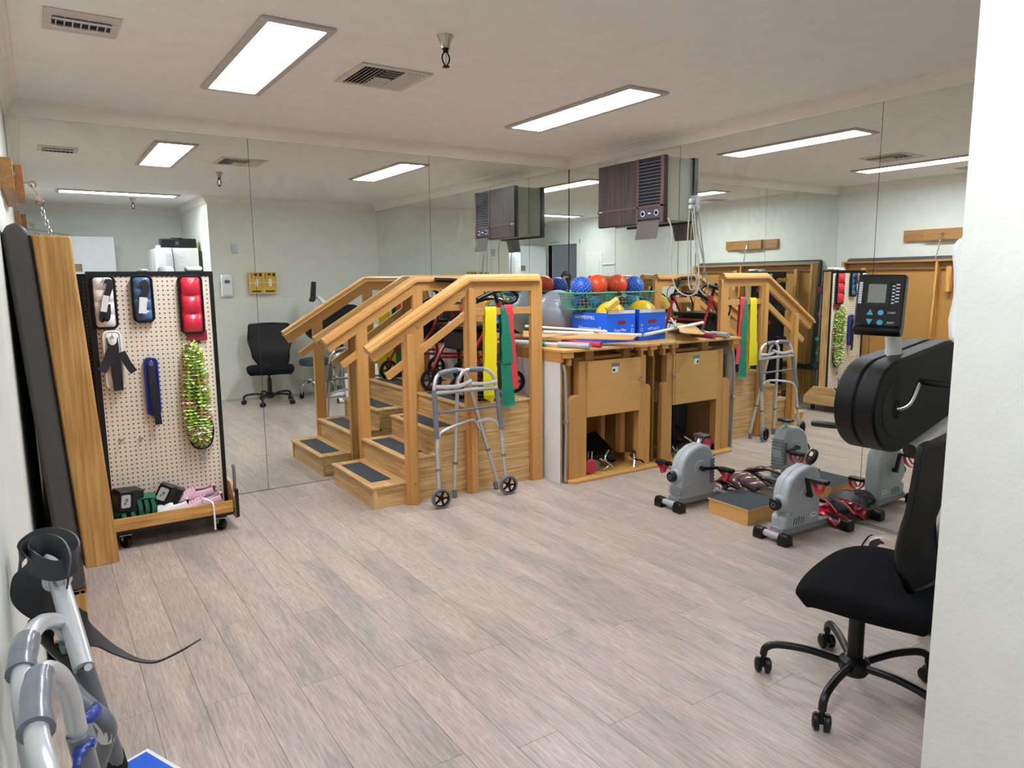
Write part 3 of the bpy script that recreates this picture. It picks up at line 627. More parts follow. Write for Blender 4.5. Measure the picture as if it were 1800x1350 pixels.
# worktop with apron and cleats
wt = MB().box((3.045, -1.125, 0.935), (3.958, -0.12, 0.953)).build('worktop', M_PLY['X'], be, world=True, bev=0.002)
MB().box((3.05, -1.08, 0.865), (3.075, -0.20, 0.935)).build('apron', M_MAPLE['Y'], be, world=True)
MB().box((3.06, -1.118, 0.895), (3.135, -1.06, 0.935)).build('cleat', M_MAPLE['X'], be, world=True, bev=0.002)
MB().box((3.105, -1.10, 0.84), (3.13, -1.06, 0.895)).build('cleat', M_MAPLE['Z'], be, world=True, bev=0.002)
for x in (3.80, 3.905): 
    MB().box((x-0.035, -1.115, 0.905), (x+0.035, -1.06, 0.935)).build('cleat', M_MAPLE['X'], be, world=True, bev=0.002)
    MB().box((x-0.012, -1.10, 0.855), (x+0.012, -1.06, 0.905)).build('cleat', M_MAPLE['Z'], be, world=True, bev=0.002)

# things in the bench base
lg = thing('wheelchair_leg_rest', 'black padded wheelchair leg rest with chrome fittings lying in the open bench base', 'leg rest', (3.50, -0.95, 0.022))
MB().add([(3.40, -0.93, 0.07), (3.62, -0.99, 0.115), (3.60, -0.78, 0.24), (3.38, -0.72, 0.20), (3.41, -0.95, 0.10), (3.625, -1.01, 0.145), (3.605, -0.80, 0.27), (3.385, -0.74, 0.23)], [(0,3,2,1),(4,5,6,7),(0,1,5,4),(1,2,6,5),(2,3,7,6),(3,0,4,7)]).build('calf_pad', M_BLACK, lg, world=True, bev=0.008)
MB().tube([(3.56, -1.0, 0.16), (3.50, -1.03, 0.11), (3.53, -1.05, 0.06), (3.46, -1.05, 0.035)], 0.007, 8, 3).tube([(3.44, -1.04, 0.12), (3.50, -1.06, 0.09), (3.57, -1.06, 0.034)], 0.007, 8, 3).build('bracket', M_CHROME, lg, world=True)
MB().tube([(3.40, -0.98, 0.03), (3.41, -0.99, 0.17)], 0.008, 8, 0).tube([(3.35, -1.0, 0.03), (3.365, -1.0, 0.18)], 0.007, 8, 0).build('rod', M_CHROME, lg, world=True)
t, h = MB(), MB(); wheel(t, h, (3.60, -0.97, 0.075), 0.052, (0.3, 0.5, 1), 0.024); t.sphere((3.60, -0.97, 0.075), 0.02, 8, 6); w_ = t.build('wheel', M_RUBBER, lg, world=True)
bk = MB().box((3.30, -0.80, 0.022), (3.44, -0.55, 0.42)).build('carry_case', plain('case_black', '1d2229', 0.5), None, bev=0.02)
solo(bk, 'dark upright case standing at the back of the open bench base', 'case')
for c, col, nm, r in (((3.345, -1.055, 0.078), 'c0334d', 'crimson', 0.055), ((3.425, -1.005, 0.064), '2b8f86', 'teal', 0.042)):
    d = MB().lathe([(0, -0.012), (r*0.9, -0.012), (r, -0.006), (r, 0.006), (r*0.9, 0.012), (0, 0.012)], c, (0.1, 1, 0.0), 28).build('weight_disc', plain('disc_'+nm, col, 0.5), None)
    solo(d, nm+' rubber weight disc propped up in the bench base', 'weight disc', 'rubber discs in the bench base')
hw = thing('clamp_fitting', 'small chrome clamp fitting lying on the front edge of the bench base', 'clamp', (3.74, -1.09, 0.022))
MB().tube([(3.70, -1.06, 0.10), (3.735, -1.09, 0.075), (3.765, -1.115, 0.032)], 0.006, 8, 3).tube([(3.76, -1.06, 0.12), (3.745, -1.09, 0.08), (3.71, -1.12, 0.030)], 0.006, 8, 3).build('arm', M_CHROME, hw, world=True)
MB().cyl((3.74, -1.05, 0.10), (3.775, -1.06, 0.135), 0.013, n=10).build('knob', M_BLACK, hw, world=True)
MB().tube([(3.74, -1.09, 0.08), (3.79, -1.11, 0.07), (3.81, -1.12, 0.05)], 0.007, 8, 3).build('lever', M_BLACK, hw, world=True)

# ================================================================ things on the worktop
ZT = 0.953
M_BLUE2 = plain('carton_blue', '1468f5', 0.5)
bx = thing('paper_box', 'open bright blue office paper carton holding a yellow ball on the bench top', 'box', (3.80, -0.66, ZT))
bx.rotation_euler = (0, 0, 0)
X0, X1, Y0, Y1, H = 3.655, 3.945, -0.862, -0.44, 0.245
wl_ = MB()
for a, b_ in (((X0, Y0, 0), (X1, Y0+0.005, H)), ((X0, Y1-0.005, 0), (X1, Y1, H-0.04)), ((X0, Y0+0.005, 0), (X0+0.005, Y1-0.005, H-0.02)), ((X1-0.005, Y0+0.005, 0), (X1, Y1-0.005, H)), ((X0+0.005, Y0+0.005, 0), (X1-0.005, Y1-0.005, 0.005))):
    wl_.box((a[0], a[1], a[2]+ZT), (b_[0], b_[1], b_[2]+ZT))
wl_.build('carton', M_BLUE2, bx, world=True)
MB().box((X0+0.01, Y0-0.0015, ZT+H-0.028), (X1-0.004, Y0, ZT+H-0.002)).build('tape', plain('torn_paper', 'e9e7e2', 0.8), bx, world=True, label='torn white paper strip along the rim')
m = MB(); m.prism(rr_poly(3.76, ZT+0.135, 3.85, ZT+0.165, 0.0149), 'y', Y0-0.001, Y0-0.0002); m.build('hand_hole', plain('hole_red', '8e2a26', 0.8), bx, world=True)
TW = plain('white_print', 'e8edf6', 0.6)
def wtext(body, size, parent, loc, rot, name='print', mat=None, **k):
    off = Vector((0, 0, 0)); q = parent
    while q is not None: off = off+q.location; q = q.parent
    return text(body, size, mat or TW, name, parent, tuple(Vector(loc)-off), rot, **k)
wtext('Copy Plus', 0.030, bx, (3.79, Y0-0.0008, ZT+0.092), (PI/2, 0, 0))
wtext('HAMMERMILL', 0.040, bx, (X0-0.0008, -0.60, ZT+0.185), (PI/2, 0, -PI/2))
wtext('Hammermill', 0.055, bx, (X0-0.0008, -0.66, ZT+0.10), (PI/2, 0, -PI/2))
wtext('S', 0.075, bx, (X0-0.0008, -0.83, ZT+0.075), (PI/2, 0, -PI/2))
m = MB(); m.lathe([(0.011, 0), (0.014, 0), (0.014, 0.0008), (0.011, 0.0008), (0.011, 0)], (3.915, Y0-0.0002, ZT+0.085), (0, -1, 0), 20); m.lathe([(0.006, 0), (0.008, 0), (0.008, 0.0008), (0.006, 0.0008), (0.006, 0)], (3.915, Y0-0.0002, ZT+0.122), (0, -1, 0), 16); m.build('emblem', TW, bx, world=True)
def ball(name, label, c, r, mat, group='exercise balls on the bench'):
    o = MB().sphere((0, 0, 0), r, 36, 22).build(name, mat, None); o.location = c; return solo(o, label, 'ball', group)
M_YEL = plain('yellow_ball', 'f4c91b', 0.25, coat=0.3)
ball('exercise_ball', 'glossy yellow ball sitting in the blue carton', (3.80, -0.738, ZT+0.190), 0.122, M_YEL)
bl = MB().box((-0.026, -0.024, -0.062), (0.026, 0.024, 0.062)).build('foam_block', plain('sponge', 'e0c262', 0.9, bump=0.5, bscale=120), None, bev=0.012)
bl.location = (3.690, -0.880, ZT+0.292); bl.rotation_euler = (0.35, 0.9, 0.1); solo(bl, 'tan yellow sponge block leaning on the yellow ball at the rim of the carton', 'sponge')
# big silver ball
def ribbed():
    m = plain('silver_vinyl', '8b929c', 0.28, coat=0.3); nt = m.node_tree; b_ = nt.nodes['Principled BSDF']
    tc = nt.nodes.new('ShaderNodeTexCoord'); wv = nt.nodes.new('ShaderNodeTexWave'); wv.wave_type = 'BANDS'; wv.bands_direction = 'Z'; wv.inputs['Scale'].default_value = 22
    nt.links.new(tc.outputs['Object'], wv.inputs['Vector']); bp = nt.nodes.new('ShaderNodeBump'); bp.inputs['Strength'].default_value = 0.35; bp.inputs['Distance'].default_value = 0.004
    nt.links.new(wv.outputs['Fac'], bp.inputs['Height']); nt.links.new(bp.outputs['Normal'], b_.inputs['Normal']); return m
ball('stability_ball', 'large ribbed silver grey stability ball on the bench behind the blue carton', (3.690, -0.205, ZT+0.199), 0.198, ribbed())
# wire basket with balls
bs = thing('wire_basket', 'green plastic coated wire basket full of balls standing on the blue carton', 'basket', (3.735, -0.50, ZT+0.25))
M_GRN = plain('green_wire', '4fa584', 0.4)
bx0, bx1, by0, by1, bz0, bz1 = 3.55, 3.945, -0.620, -0.425, ZT+0.248, ZT+0.375
def ring(z, e): return [(bx0-e, by0-e, z), (bx1+e*0.2, by0-e, z), (bx1+e*0.2, by1+e*0.3, z), (bx0-e, by1+e*0.3, z)]
rm = MB()
for k in range(4):
    q = ring(bz1, 0.02); rm.cyl(q[k], q[(k+1) % 4], 0.007, n=8)
rm.build('rim', M_GRN, bs, world=True)
wr_ = MB()
for k in range(5):
    f_ = k/5; q = ring(bz0+(bz1-bz0)*f_, 0.02*f_-0.02)
    for a in range(4): wr_.cyl(q[a], q[(a+1) % 4], 0.0022, n=5)
for k in range(11):
    f_ = k/10
    for (p, q) in (((bx0-0.0, by0-0.0), (bx1, by0)), ((bx0, by0), (bx0, by1)), ((bx1, by0), (bx1, by1)), ((bx0, by1), (bx1, by1))):
        x = p[0]+(q[0]-p[0])*f_; y = p[1]+(q[1]-p[1])*f_
        cx, cy = (bx0+bx1)/2, (by0+by1)/2
        wr_.cyl((cx+(x-cx)*0.90, cy+(y-cy)*0.90, bz0), (min(cx+(x-cx)*1.05, 3.95), min(cy+(y-cy)*1.03, -0.02), bz1), 0.0022, n=5)
wr_.box((bx0+0.02, by0+0.02, bz0), (bx1-0.02, by1-0.02, bz0+0.006));
wr_.build('wire_mesh', M_GRN, bs, world=True, kind='stuff')
M_BBALL = plain('blue_ball', '2457c8', 0.4)
def spiky(c, r, label):
    t = thing('massage_ball', label, 'ball', c, group='exercise balls on the bench')
    MB().sphere((0, 0, 0), r, 32, 20).build('ball', M_BBALL, t)
    m = MB(); n = 150
    for k in range(n):
        z = 1-2*(k+.5)/n; a = k*2.399963; q = math.sqrt(1-z*z); d = Vector((q*math.cos(a), q*math.sin(a), z))
        m.cyl(d*r*0.99, d*r*1.035, r*0.055, r*0.025, n=6)
    m.build('nub', plain('pale_nub', '9fc4f2', 0.45), t, kind='stuff')
spiky((3.688, -0.515, 1.372), 0.086, 'blue spiky massage ball with pale nubs on top of the green basket')
ball('exercise_ball', 'orange red ball at the back of the green basket, nearest the corner', (3.860, -0.500, 1.384), 0.088, plain('orange_ball', 'e8512a', 0.35))
ball('exercise_ball', 'dark blue ball low inside the green basket at its left end', (3.600, -0.560, 1.250), 0.042, plain('navy_ball', '1f3f8c', 0.4))
ball('exercise_ball', 'red ball low inside the green basket', (3.770, -0.470, 1.248), 0.040, plain('deepred_ball', 'b03038', 0.4))
ball('exercise_ball', 'teal blue ball low inside the green basket at its front right', (3.775, -0.575, 1.258), 0.046, plain('teal_ball', '2b7aa8', 0.4))
# thin board, pipes and sticks
tb = MB(); tp_ = [((3.05, -0.62, 0.018), (3.16, -0.46, 0.046)), ((3.22, -0.82, 0.010), (3.34, -0.68, 0.040)), ((3.40, -1.00, 0.006), (3.52, -0.88, 0.030)), ((3.52, -1.15, 0.004), (3.68, -1.04, 0.018)), ((3.60, -1.20, 0.002), (3.72, -1.12, 0.014))]
vs_ = [(x, y, z+dz) for dz in (0, 0.007) for a, b in tp_ for x, y, z in (a, b)]
tb.add(vs_, [(i*2, i*2+2, i*2+3, i*2+1)[::-1] for i in range(4)]+[(10+i*2, 10+i*2+2, 10+i*2+3, 10+i*2+1) for i in range(4)]+[(i*2, 10+i*2, 12+i*2, i*2+2) for i in range(4)]+[(i*2+1, i*2+3, 13+i*2, 11+i*2) for i in range(4)]+[(0, 1, 11, 10), (8, 18, 19, 9)])
tb = tb.build('thin_board', M_PLY['Y'], None)
tb.location = (0, 0, ZT+0.045); solo(tb, 'thin bent plywood board lying over the sticks at the front of the bench top', 'board')
def stick(name, label, p0, p1, r, mat, cat='exercise stick', group='sticks and pipes on the bench', bands=()):
    t = thing(name, label, cat, p0, group=group); MB().cyl(p0, p1, r, n=14).build('shaft', mat, t, world=True)
    p0, p1 = Vector(p0), Vector(p1)
    for a, b_, mt, rr in bands: MB().cyl(p0+(p1-p0)*a, p0+(p1-p0)*b_, rr, n=14).build('sleeve', mt, t, world=True)
    return t
M_PVC = plain('pvc', 'e6e7ea', 0.35); M_FOAM = plain('grey_foam', 'a9b3ba', 0.8)
stick('exercise_stick', 'light grey padded stick with a teal band, frontmost on the bench top', (3.02, -0.52, ZT+0.022), (3.245, -1.155, ZT+0.022), 0.012, M_PVC, bands=((0.0, 0.22, M_PVC, 0.019), (0.30, 0.45, plain('teal_tape', '2d8f9b', 0.5), 0.019), (0.62, 1.0, M_FOAM, 0.021)))
stick('exercise_stick', 'crimson padded stick lying beside the light grey stick on the bench', (3.16, -0.40, ZT+0.022), (3.375, -1.125, ZT+0.022), 0.012, M_PVC, bands=((0.0, 0.3, plain('maroon_tape', '6f2430', 0.5), 0.018), (0.55, 1.0, plain('crimson_foam', 'b8304a', 0.7), 0.021)))
stick('plastic_pipe', 'long white plastic pipe lying in front of the blue carton and touching the mirror', (3.12, -0.775, ZT+0.105), (3.950, -0.925, ZT+0.050), 0.013, M_PVC, 'pipe')
stick('plastic_pipe', 'white plastic pipe slanting across the thin board beside the silver ball', (3.18, -0.46, ZT+0.130), (3.60, -0.93, ZT+0.094), 0.010, M_PVC, 'pipe')

# ================================================================ air conditioner and its cords
ac = thing('air_conditioner', 'brown wood grain front air conditioner mounted high through the right mirror', 'air conditioner', (3.88, -0.935, 1.83))
M_ACB = wood('ac_grain', '100b0b', '4a3a39', 'Z', 0.6, 0.45, contrast=1.5, rings=0.3)
M_ACF = plain('ac_frame', '573c38', 0.4); M_ACM = plain('ac_case', 'a9a998', 0.45)
XF = 3.79
MB().box((3.83, -1.275, 1.845), (W, -0.602, 2.282)).build('housing', M_ACM, ac, world=True, bev=0.004)
MB().box((XF+0.012, -1.292, 1.828), (3.835, -0.585, 2.290)).build('bezel', plain('ac_bezel', '231a1c', 0.4), ac, world=True, bev=0.003)
for y0, y1, z0, z1 in ((-1.02, -0.592, 1.955, 2.284), (-1.02, -0.592, 1.834, 1.940)):
    MB().box((XF+0.004, y0, z0), (XF+0.013, y1, z1)).build('front_panel', M_ACB, ac, world=True)
for a, b_ in (((-1.292, 1.938), (-0.585, 1.957)), ((-1.040, 1.828), (-1.018, 2.290)), ((-1.292, 1.828), (-1.262, 2.290))):
    MB().box((XF, a[0], a[1]), (XF+0.012, b_[0], b_[1])).build('trim_strip', M_ACF, ac, world=True, bev=0.002)
MB().box((XF+0.010, -1.262, 1.957), (XF+0.013, -1.040, 2.27)).build('grille_back', M_BLKM, ac, world=True)
for k in range(13): MB().cbox((XF+0.008, -1.151, 1.972+k*0.0235), (0.012, 0.222, 0.0035), ry=0.5).build('louvre', plain('ac_louvre', '666874', 0.3), ac, world=True)
MB().box((XF+0.004, -1.262, 1.862), (XF+0.013, -1.040, 1.940)).build('control_panel', plain('ac_control', '3a3542', 0.35), ac, world=True)
cp = MB()
for y, r in ((-1.085, 0.018), (-1.222, 0.018)):
    cp.lathe([(r, 0), (r+0.003, 0), (r+0.003, 0.002), (r, 0.002), (r, 0)], (XF+0.004, y, 1.900), (-1, 0, 0), 20); cp.beam((XF+0.002, y, 1.892), (XF+0.002, y-0.008, 1.910), 0.003, 0.003)
cp.box((XF+0.002, -1.165, 1.895), (XF+0.004, -1.14, 1.903)); cp.build('dial_marking', TW, ac, world=True)
for y in (-1.085, -1.222): MB().cyl((XF+0.004, y, 1.900), (XF-0.006, y, 1.900), 0.010, n=14).build('dial', M_BLKM, ac, world=True)
MB().box((XF-0.001, -0.64, 1.944), (XF, -0.605, 1.950)).build('badge', TW, ac, world=True)
MB().add([(XF-0.002, -1.262, 1.845), (XF-0.002, -1.040, 1.845), (XF-0.030, -1.045, 1.715), (XF-0.030, -1.257, 1.715), (XF+0.001, -1.262, 1.845), (XF+0.001, -1.040, 1.845), (XF-0.027, -1.045, 1.715), (XF-0.027, -1.257, 1.715)],
    [(0,1,2,3),(7,6,5,4),(0,4,5,1),(1,5,6,2),(2,6,7,3),(3,7,4,0)]).build('control_flap', plain('smoked_flap', '8e8c84', 0.12, 0.7), ac, world=True, label='open glossy control flap')
M_CORD = plain('cord_grey', 'aaa79f', 0.5); CORDS = []
for pts, lab in (([(3.84, -1.283, 1.862), (3.835, -1.31, 1.84), (3.84, -1.335, 1.74), (3.84, -1.33, 1.52), (3.85, -1.38, 1.36), (3.88, -1.48, 1.315), (3.925, -1.52, 1.40), (3.945, -1.44, 1.75), (3.947, -1.415, 1.93)], 'pale power cord looping from the air conditioner back up to the mirror outlet'),
                 ([(3.945, -1.435, 1.925), (3.94, -1.47, 1.70), (3.94, -1.50, 1.50), (3.945, -1.45, 1.36), (3.95, -1.40, 1.40), (3.95, -1.38, 1.70), (3.948, -1.395, 1.93)], 'second pale cord hanging in a long narrow loop from the mirror outlet')):
    CORDS.append(MB().tube(pts, 0.0045, 8, 6).build('power_cord', M_CORD, ac, world=True, label=lab))
def outlet(axis, c, label, group='wall outlets', w=0.072, h=0.115, mat=None, plug=False):
    """axis: wall normal as (x,y)"""
    t = thing('power_outlet', label, 'outlet', c, math.atan2(axis[1], axis[0])+PI/2, group)
    MB().box((-w/2, -0.006, -h/2), (w/2, 0, h/2)).build('cover_plate', mat or M_WHITE, t, bev=0.002)
    for z in (-0.021, 0.021):
        MB().cyl((0, -0.006, z), (0, -0.0085, z), 0.016, n=16).build('socket', mat or M_WHITE, t)
        MB().box((-0.007, -0.0092, z-0.002), (-0.005, -0.0084, z+0.007)).box((0.005, -0.0092, z-0.002), (0.007, -0.0084, z+0.007)).cyl((0, -0.0084, z-0.008), (0, -0.0092, z-0.008), 0.0025, n=8).build('slot', M_BLKM, t)
    if plug:
        for z in (-0.021, 0.021): MB().box((-0.014, -0.045, z-0.016), (0.014, -0.0085, z+0.012)).build('plug', plain('plug_grey', 'c4c4c2', 0.4), t, bev=0.005)
    return t
outlet((-1, 0), (W, -1.418, 1.950), 'outlet on the right mirror with two plugs in it beside the air conditioner', plug=True, mat=plain('steel_plate', 'b9bcc0', 0.3, 0.7))
# ================================================================ folded mat table on the left wall
mt = thing('wall_mat_table', 'large oak framed mat table with grey padding folded up against the left wall', 'mat table', (0.12, -1.12, 0))
# slanted section: local x offset grows downward
def tx(z): return 0.060*(1.602-z)/1.2
def slab(y0, y1, xa, xb, z0, z1, mat, name, bev=0.003, par=mt, label=None):
    vs = []
    for z in (z0, z1):
        for x, y in ((xa, y0), (xb, y0), (xb, y1), (xa, y1)): vs.append((x+tx(z), y, z))
    return MB().add(vs, [(0,3,2,1),(4,5,6,7),(0,1,5,4),(1,2,6,5),(2,3,7,6),(3,0,4,7)]).build(name, mat, par, world=True, bev=bev, label=label)
YA, YB = -2.040, -0.180
slab(YA, YA+0.030, 0.063, 0.178, 0.40, 1.602, M_OAKD['Z'], 'side_rail', 0.008)
slab(YB-0.030, YB, 0.063, 0.178, 0.40, 1.602, M_OAKD['Z'], 'side_rail', 0.008)
slab(YA+0.030, YB-0.030, 0.063, 0.178, 1.580, 1.602, M_DKOAK['Y'], 'top_rail')
slab(YA+0.030, YB-0.030, 0.063, 0.178, 0.40, 0.425, M_DKOAK['Y'], 'bottom_rail')
slab(YA+0.030, YB-0.030, 0.063, 0.080, 0.425, 1.580, wood('underside_ply', 'a8793c', 'c08f4e', 'Y', 0.8, contrast=0.3, rings=2), 'underside_panel', 0)
slab(-1.235, -1.213, 0.080, 0.178, 0.425, 1.580, M_OAKD['Z'], 'cross_rib')
slab(YA+0.030, YB-0.030, 0.080, 0.110, 1.505, 1.580, M_DKOAK['Y'], 'cleat')
slab(-1.36, -1.31, 0.085, 0.150, 1.27, 1.53, M_OAKD['Z'], 'folding_leg', 0.005)
slab(-0.45, -0.40, 0.085, 0.150, 1.20, 1.53, M_OAKD['Z'], 'folding_leg', 0.005)
# grey padding on the wall side, rounded edges
vs = []; prof_ = []
for k in range(7): a = PI*k/12; prof_.append((0.0+0.030-0.030*math.cos(a)*1.0, 1.612+0.030*math.sin(a)))
poly = [(0.060+tx(0.36), 0.345), (0.035+tx(0.34), 0.325), (-0.012+tx(0.36), 0.345), (-0.018+0.0, 1.600), (-0.004, 1.632), (0.020, 1.640), (0.045, 1.632), (0.060, 1.605)]
pad = MB().prism(poly, 'y', YA-0.012, YB+0.012).build('padding', plain('grey_vinyl', '504d4c', 0.45, bump=0.15, bscale=60), mt, world=True, bev=0.014)
MB().tube([(0.060, YA-0.006, 1.60), (0.062+tx(1.0), YA-0.006, 1.0), (0.062+tx(0.4), YA-0.006, 0.42)], 0.003, 6, 2).build('piping', M_BLKM, pad, world=True)
MB().box((0.0, YA, 0), (0.118, YB, 0.022)).box((0.100, YA, 0.022), (0.118, YB, 0.325)).box((0.005, YA, 0.022), (0.100, YA+0.02, 0.325)).box((0.005, YB-0.02, 0.022), (0.100, YB, 0.325)).build('wall_base', M_OAKD['Z'], mt, world=True, bev=0.002)
MB().box((0.004, YA, 0.312), (0.122, YB, 0.326)).build('base_top', M_DKOAK['Y'], mt, world=True)
for y in (-1.75, -1.1, -0.45): MB().box((0.060, y-0.04, 0.330), (0.125, y+0.04, 0.352)).build('hinge', M_STEEL, mt, world=True)
# wooden wall block with hook and chain
wbk = thing('wall_block', 'oak mounting board with raised middle block screwed high on the left wall', 'board', (0.01, -1.19, 1.80))
MB().box((-0.02, -1.600, 1.800), (0.030, -0.790, 1.915)).build('back_board', M_DKOAK['Y'], wbk, world=True, bev=0.002)
MB().box((0.030, -1.420, 1.800), (0.062, -1.010, 1.915)).build('front_board', M_DKOAK['Y'], wbk, world=True, bev=0.002)
for y in (-1.56, -0.83): MB().cyl((0.030, y, 1.857), (0.036, y, 1.857), 0.008, n=10).build('screw', M_STEEL, wbk, world=True)
ch = thing('chain', 'galvanised chain hanging from the oak wall block to the folded mat table', 'chain', (0.07, -1.215, 1.86))
def link_mesh(m, c, d, L, r, wire, roll):
    d = Vector(d).normalized(); a, b = frame_from(d); s_ = a*math.cos(roll)+b*math.sin(roll); c = Vector(c); pts = []
    for k in range(12):
        t = 2*PI*k/12; pts.append(c+s_*r*math.cos(t)+d*(L/2-r)*(1 if math.sin(t) >= 0 else -1)+d*r*math.sin(t))
    m.tube(pts, wire, 6, 0, closed=True)
MB().tube([(0.062, -1.215, 1.868), (0.082, -1.215, 1.868)], 0.004, 6, 0).lathe([(0.009, -0.0035), (0.016, -0.0035), (0.016, 0.0035), (0.009, 0.0035), (0.009, -0.0035)], (0.092, -1.215, 1.862), (0, 1, 0), 16).build('eye_hook', M_CHROME, ch, world=True)
m = MB(); link_mesh(m, (0.100, -1.213, 1.828), (0.35, 0.0, -1), 0.07, 0.008, 0.0035, 0.3); m.build('snap_hook', M_CHROME, ch, world=True)
m = MB(); m.lathe([(0.010, -0.0035), (0.017, -0.0035), (0.017, 0.0035), (0.010, 0.0035), (0.010, -0.0035)], (0.112, -1.212, 1.788), (0.3, 1, 0), 16); m.build('ring', M_CHROME, ch, world=True)
p0, p1 = Vector((0.115, -1.210, 1.775)), Vector((0.160, -1.198, 1.585))
for k in range(9):
    m = MB(); d = p1-p0; link_mesh(m, p0+d*(k+.5)/9, d, 0.030, 0.0065, 0.0028, (k % 2)*PI/2); m.build('link', M_CHROME, ch, world=True)

# ================================================================ pegboard cart
ct = thing('pegboard_cart', 'rolling pegboard cart with black frame, oak end panels and casters', 'cart', (0.61, -0.50, 0))
CX0, CX1, CYF, CYB = 0.300, 0.926, -0.552, -0.448
MB().box((CX0+0.02, CYF+0.006, 0.125), (CX1-0.02, CYF+0.010, 1.478)).build('pegboard', peg_mat('pegboard', 'e6d9c3', '33302d'), ct, world=True, label='cream perforated hardboard panel')
MB().box((CX0+0.02, CYB-0.010, 0.125), (CX1-0.02, CYB-0.006, 1.478)).build('pegboard', peg_mat('black_pegboard', '0d0d10', 'b9bcc4', r=0.0022), ct, world=True, label='black perforated panel on the far side')
for x0, x1 in ((CX0, CX0+0.018), (CX1-0.018, CX1)): MB().box((x0, CYF+0.010, 0.10), (x1, CYB-0.010, 1.488)).build('end_post', M_OAK['Z'], ct, world=True)
for y0, y1 in ((CYF, CYF+0.010), (CYB-0.010, CYB)):
    MB().box((CX0-0.004, y0, 1.476), (CX1+0.002, y1, 1.502)).box((CX0-0.004, y0, 0.12), (CX0+0.022, y1, 1.476)).box((CX1-0.020, y0, 0.12), (CX1+0.002, y1, 1.476)).build('edge_frame', M_BLACK, ct, world=True)
MB().box((CX0-0.004, CYF+0.010, 1.490), (CX1+0.002, CYB-0.010, 1.502)).build('top_cap', M_BLACK, ct, world=True)
tp = [(-0.295, 0.075), (-0.295, 0.150), (-0.410, 0.270), (-0.635, 0.270), (-0.746, 0.185), (-0.746, 0.075)]
for x0, x1 in ((CX0-0.02, CX0-0.003), (CX1+0.0, CX1+0.017)):
    MB().prism(tp, 'x', x0, x1).build('end_panel', M_OAK['Y'], ct, world=True, bev=0.002)
MB().box((CX0, -0.712, 0.112), (CX1, -0.300, 0.124)).build('tray', M_BLKM, ct, world=True)
MB().box((CX0, -0.724, 0.112), (CX1-0.008, -0.710, 0.180)).build('tray_front', M_OAKD['X'], ct, world=True)
MB().box((CX0, -0.725, 0.096), (CX1-0.008, -0.709, 0.112)).build('edge_strip', M_BLACK, ct, world=True)
MB().box((CX0, -0.303, 0.098), (CX1, -0.290, 0.158)).build('tray_front', M_OAKD['X'], ct, world=True)
MB().box((CX1+0.002, -0.755, 0.085), (CX1+0.020, -0.735, 0.25)).build('edge_strip', M_BLACK, ct, world=True)
for x, y in ((0.36, -0.67), (0.855, -0.67), (0.36, -0.36), (0.855, -0.36)):
    t, h = MB(), MB(); wheel(t, h, (x, y, 0.036), 0.036, (0.8, 0.6, 0), 0.022, 4)
    cs = t.build('caster', M_BLACK, ct, world=True); h.build('hub', M_BLKM, cs, world=True)
    MB().box((x-0.03, y-0.025, 0.074), (x+0.03, y+0.025, 0.079)).tube([(x+0.014, y-0.010, 0.038), (x+0.013, y-0.004, 0.060), (x, y, 0.075)], 0.008, 6, 0).tube([(x-0.014, y+0.010, 0.038), (x-0.013, y+0.012, 0.060), (x, y, 0.075)], 0.008, 6, 0).build('fork', M_STEEL, cs, world=True)

def rrect(x0, x1, z0, z1, r, y0, y1):
    return MB().prism(rr_poly(x0, z0, x1, z1, r), 'y', y0, y1)
YP = -0.553
def hook(x, z, label=None, parent=None):
    m = MB().tube([(x, YP+0.004, z), (x, YP-0.045, z), (x, YP-0.055, z+0.012)], 0.0022, 6, 3)
    return m
def cuff(name, label, x0, x1, z0, z1, col, rim, nseg, straps=(), depth=0.022, group='ankle weights on the pegboard', y=YP-0.010):
    t = thing(name, label, 'ankle weight', ((x0+x1)/2, YP, z1-0.03), group=group)
    ed_ = rrect(x0, x1, z0, z1, 0.028, y-0.012, y+0.006)
    ed_.tube([(px_, y-0.016, pz_) for px_, pz_ in rr_poly(x0+0.004, z0+0.004, x1-0.004, z1-0.004, 0.026)], 0.0065, 6, 0, closed=True); ed_.build('edging', rim, t, world=True)
    MB().pillow(x0+0.009, x1-0.009, z0+0.011, z1-0.011, y-0.008, depth, nseg, 8).build('pad', col, t, world=True)
    MB().tube([((x0+x1)/2, YP+0.006, z1-0.030), ((x0+x1)/2, y-0.045, z1-0.030), ((x0+x1)/2, y-0.050, z1-0.012)], 0.0025, 6, 3).build('hook', M_STEEL, t, world=True)
    MB().lathe([(0.005, 0), (0.009, 0), (0.009, 0.003), (0.005, 0.003), (0.005, 0)], ((x0+x1)/2, y-0.030, z1-0.036), (0, -1, 0), 14).build('eyelet', M_STEEL, t, world=True)
    for pts, sd, w, mt_, nm in straps: MB().ribbon(pts, sd, w, 0.003, 5).build(nm, mt_, t, world=True)
    return t
M_VW = plain('white_vinyl', 'e9e6e2', 0.32, coat=0.2); M_VB = plain('blue_vinyl', '46678f', 0.32, coat=0.2); M_VR = plain('red_vinyl', 'd62842', 0.28, coat=0.3)
M_VN = plain('royal_vinyl', '26338c', 0.35); M_STRAP = plain('black_strap', '17181d', 0.8); M_TAG = plain('tag_paper', 'dcdcde', 0.7)
YS = YP-0.055
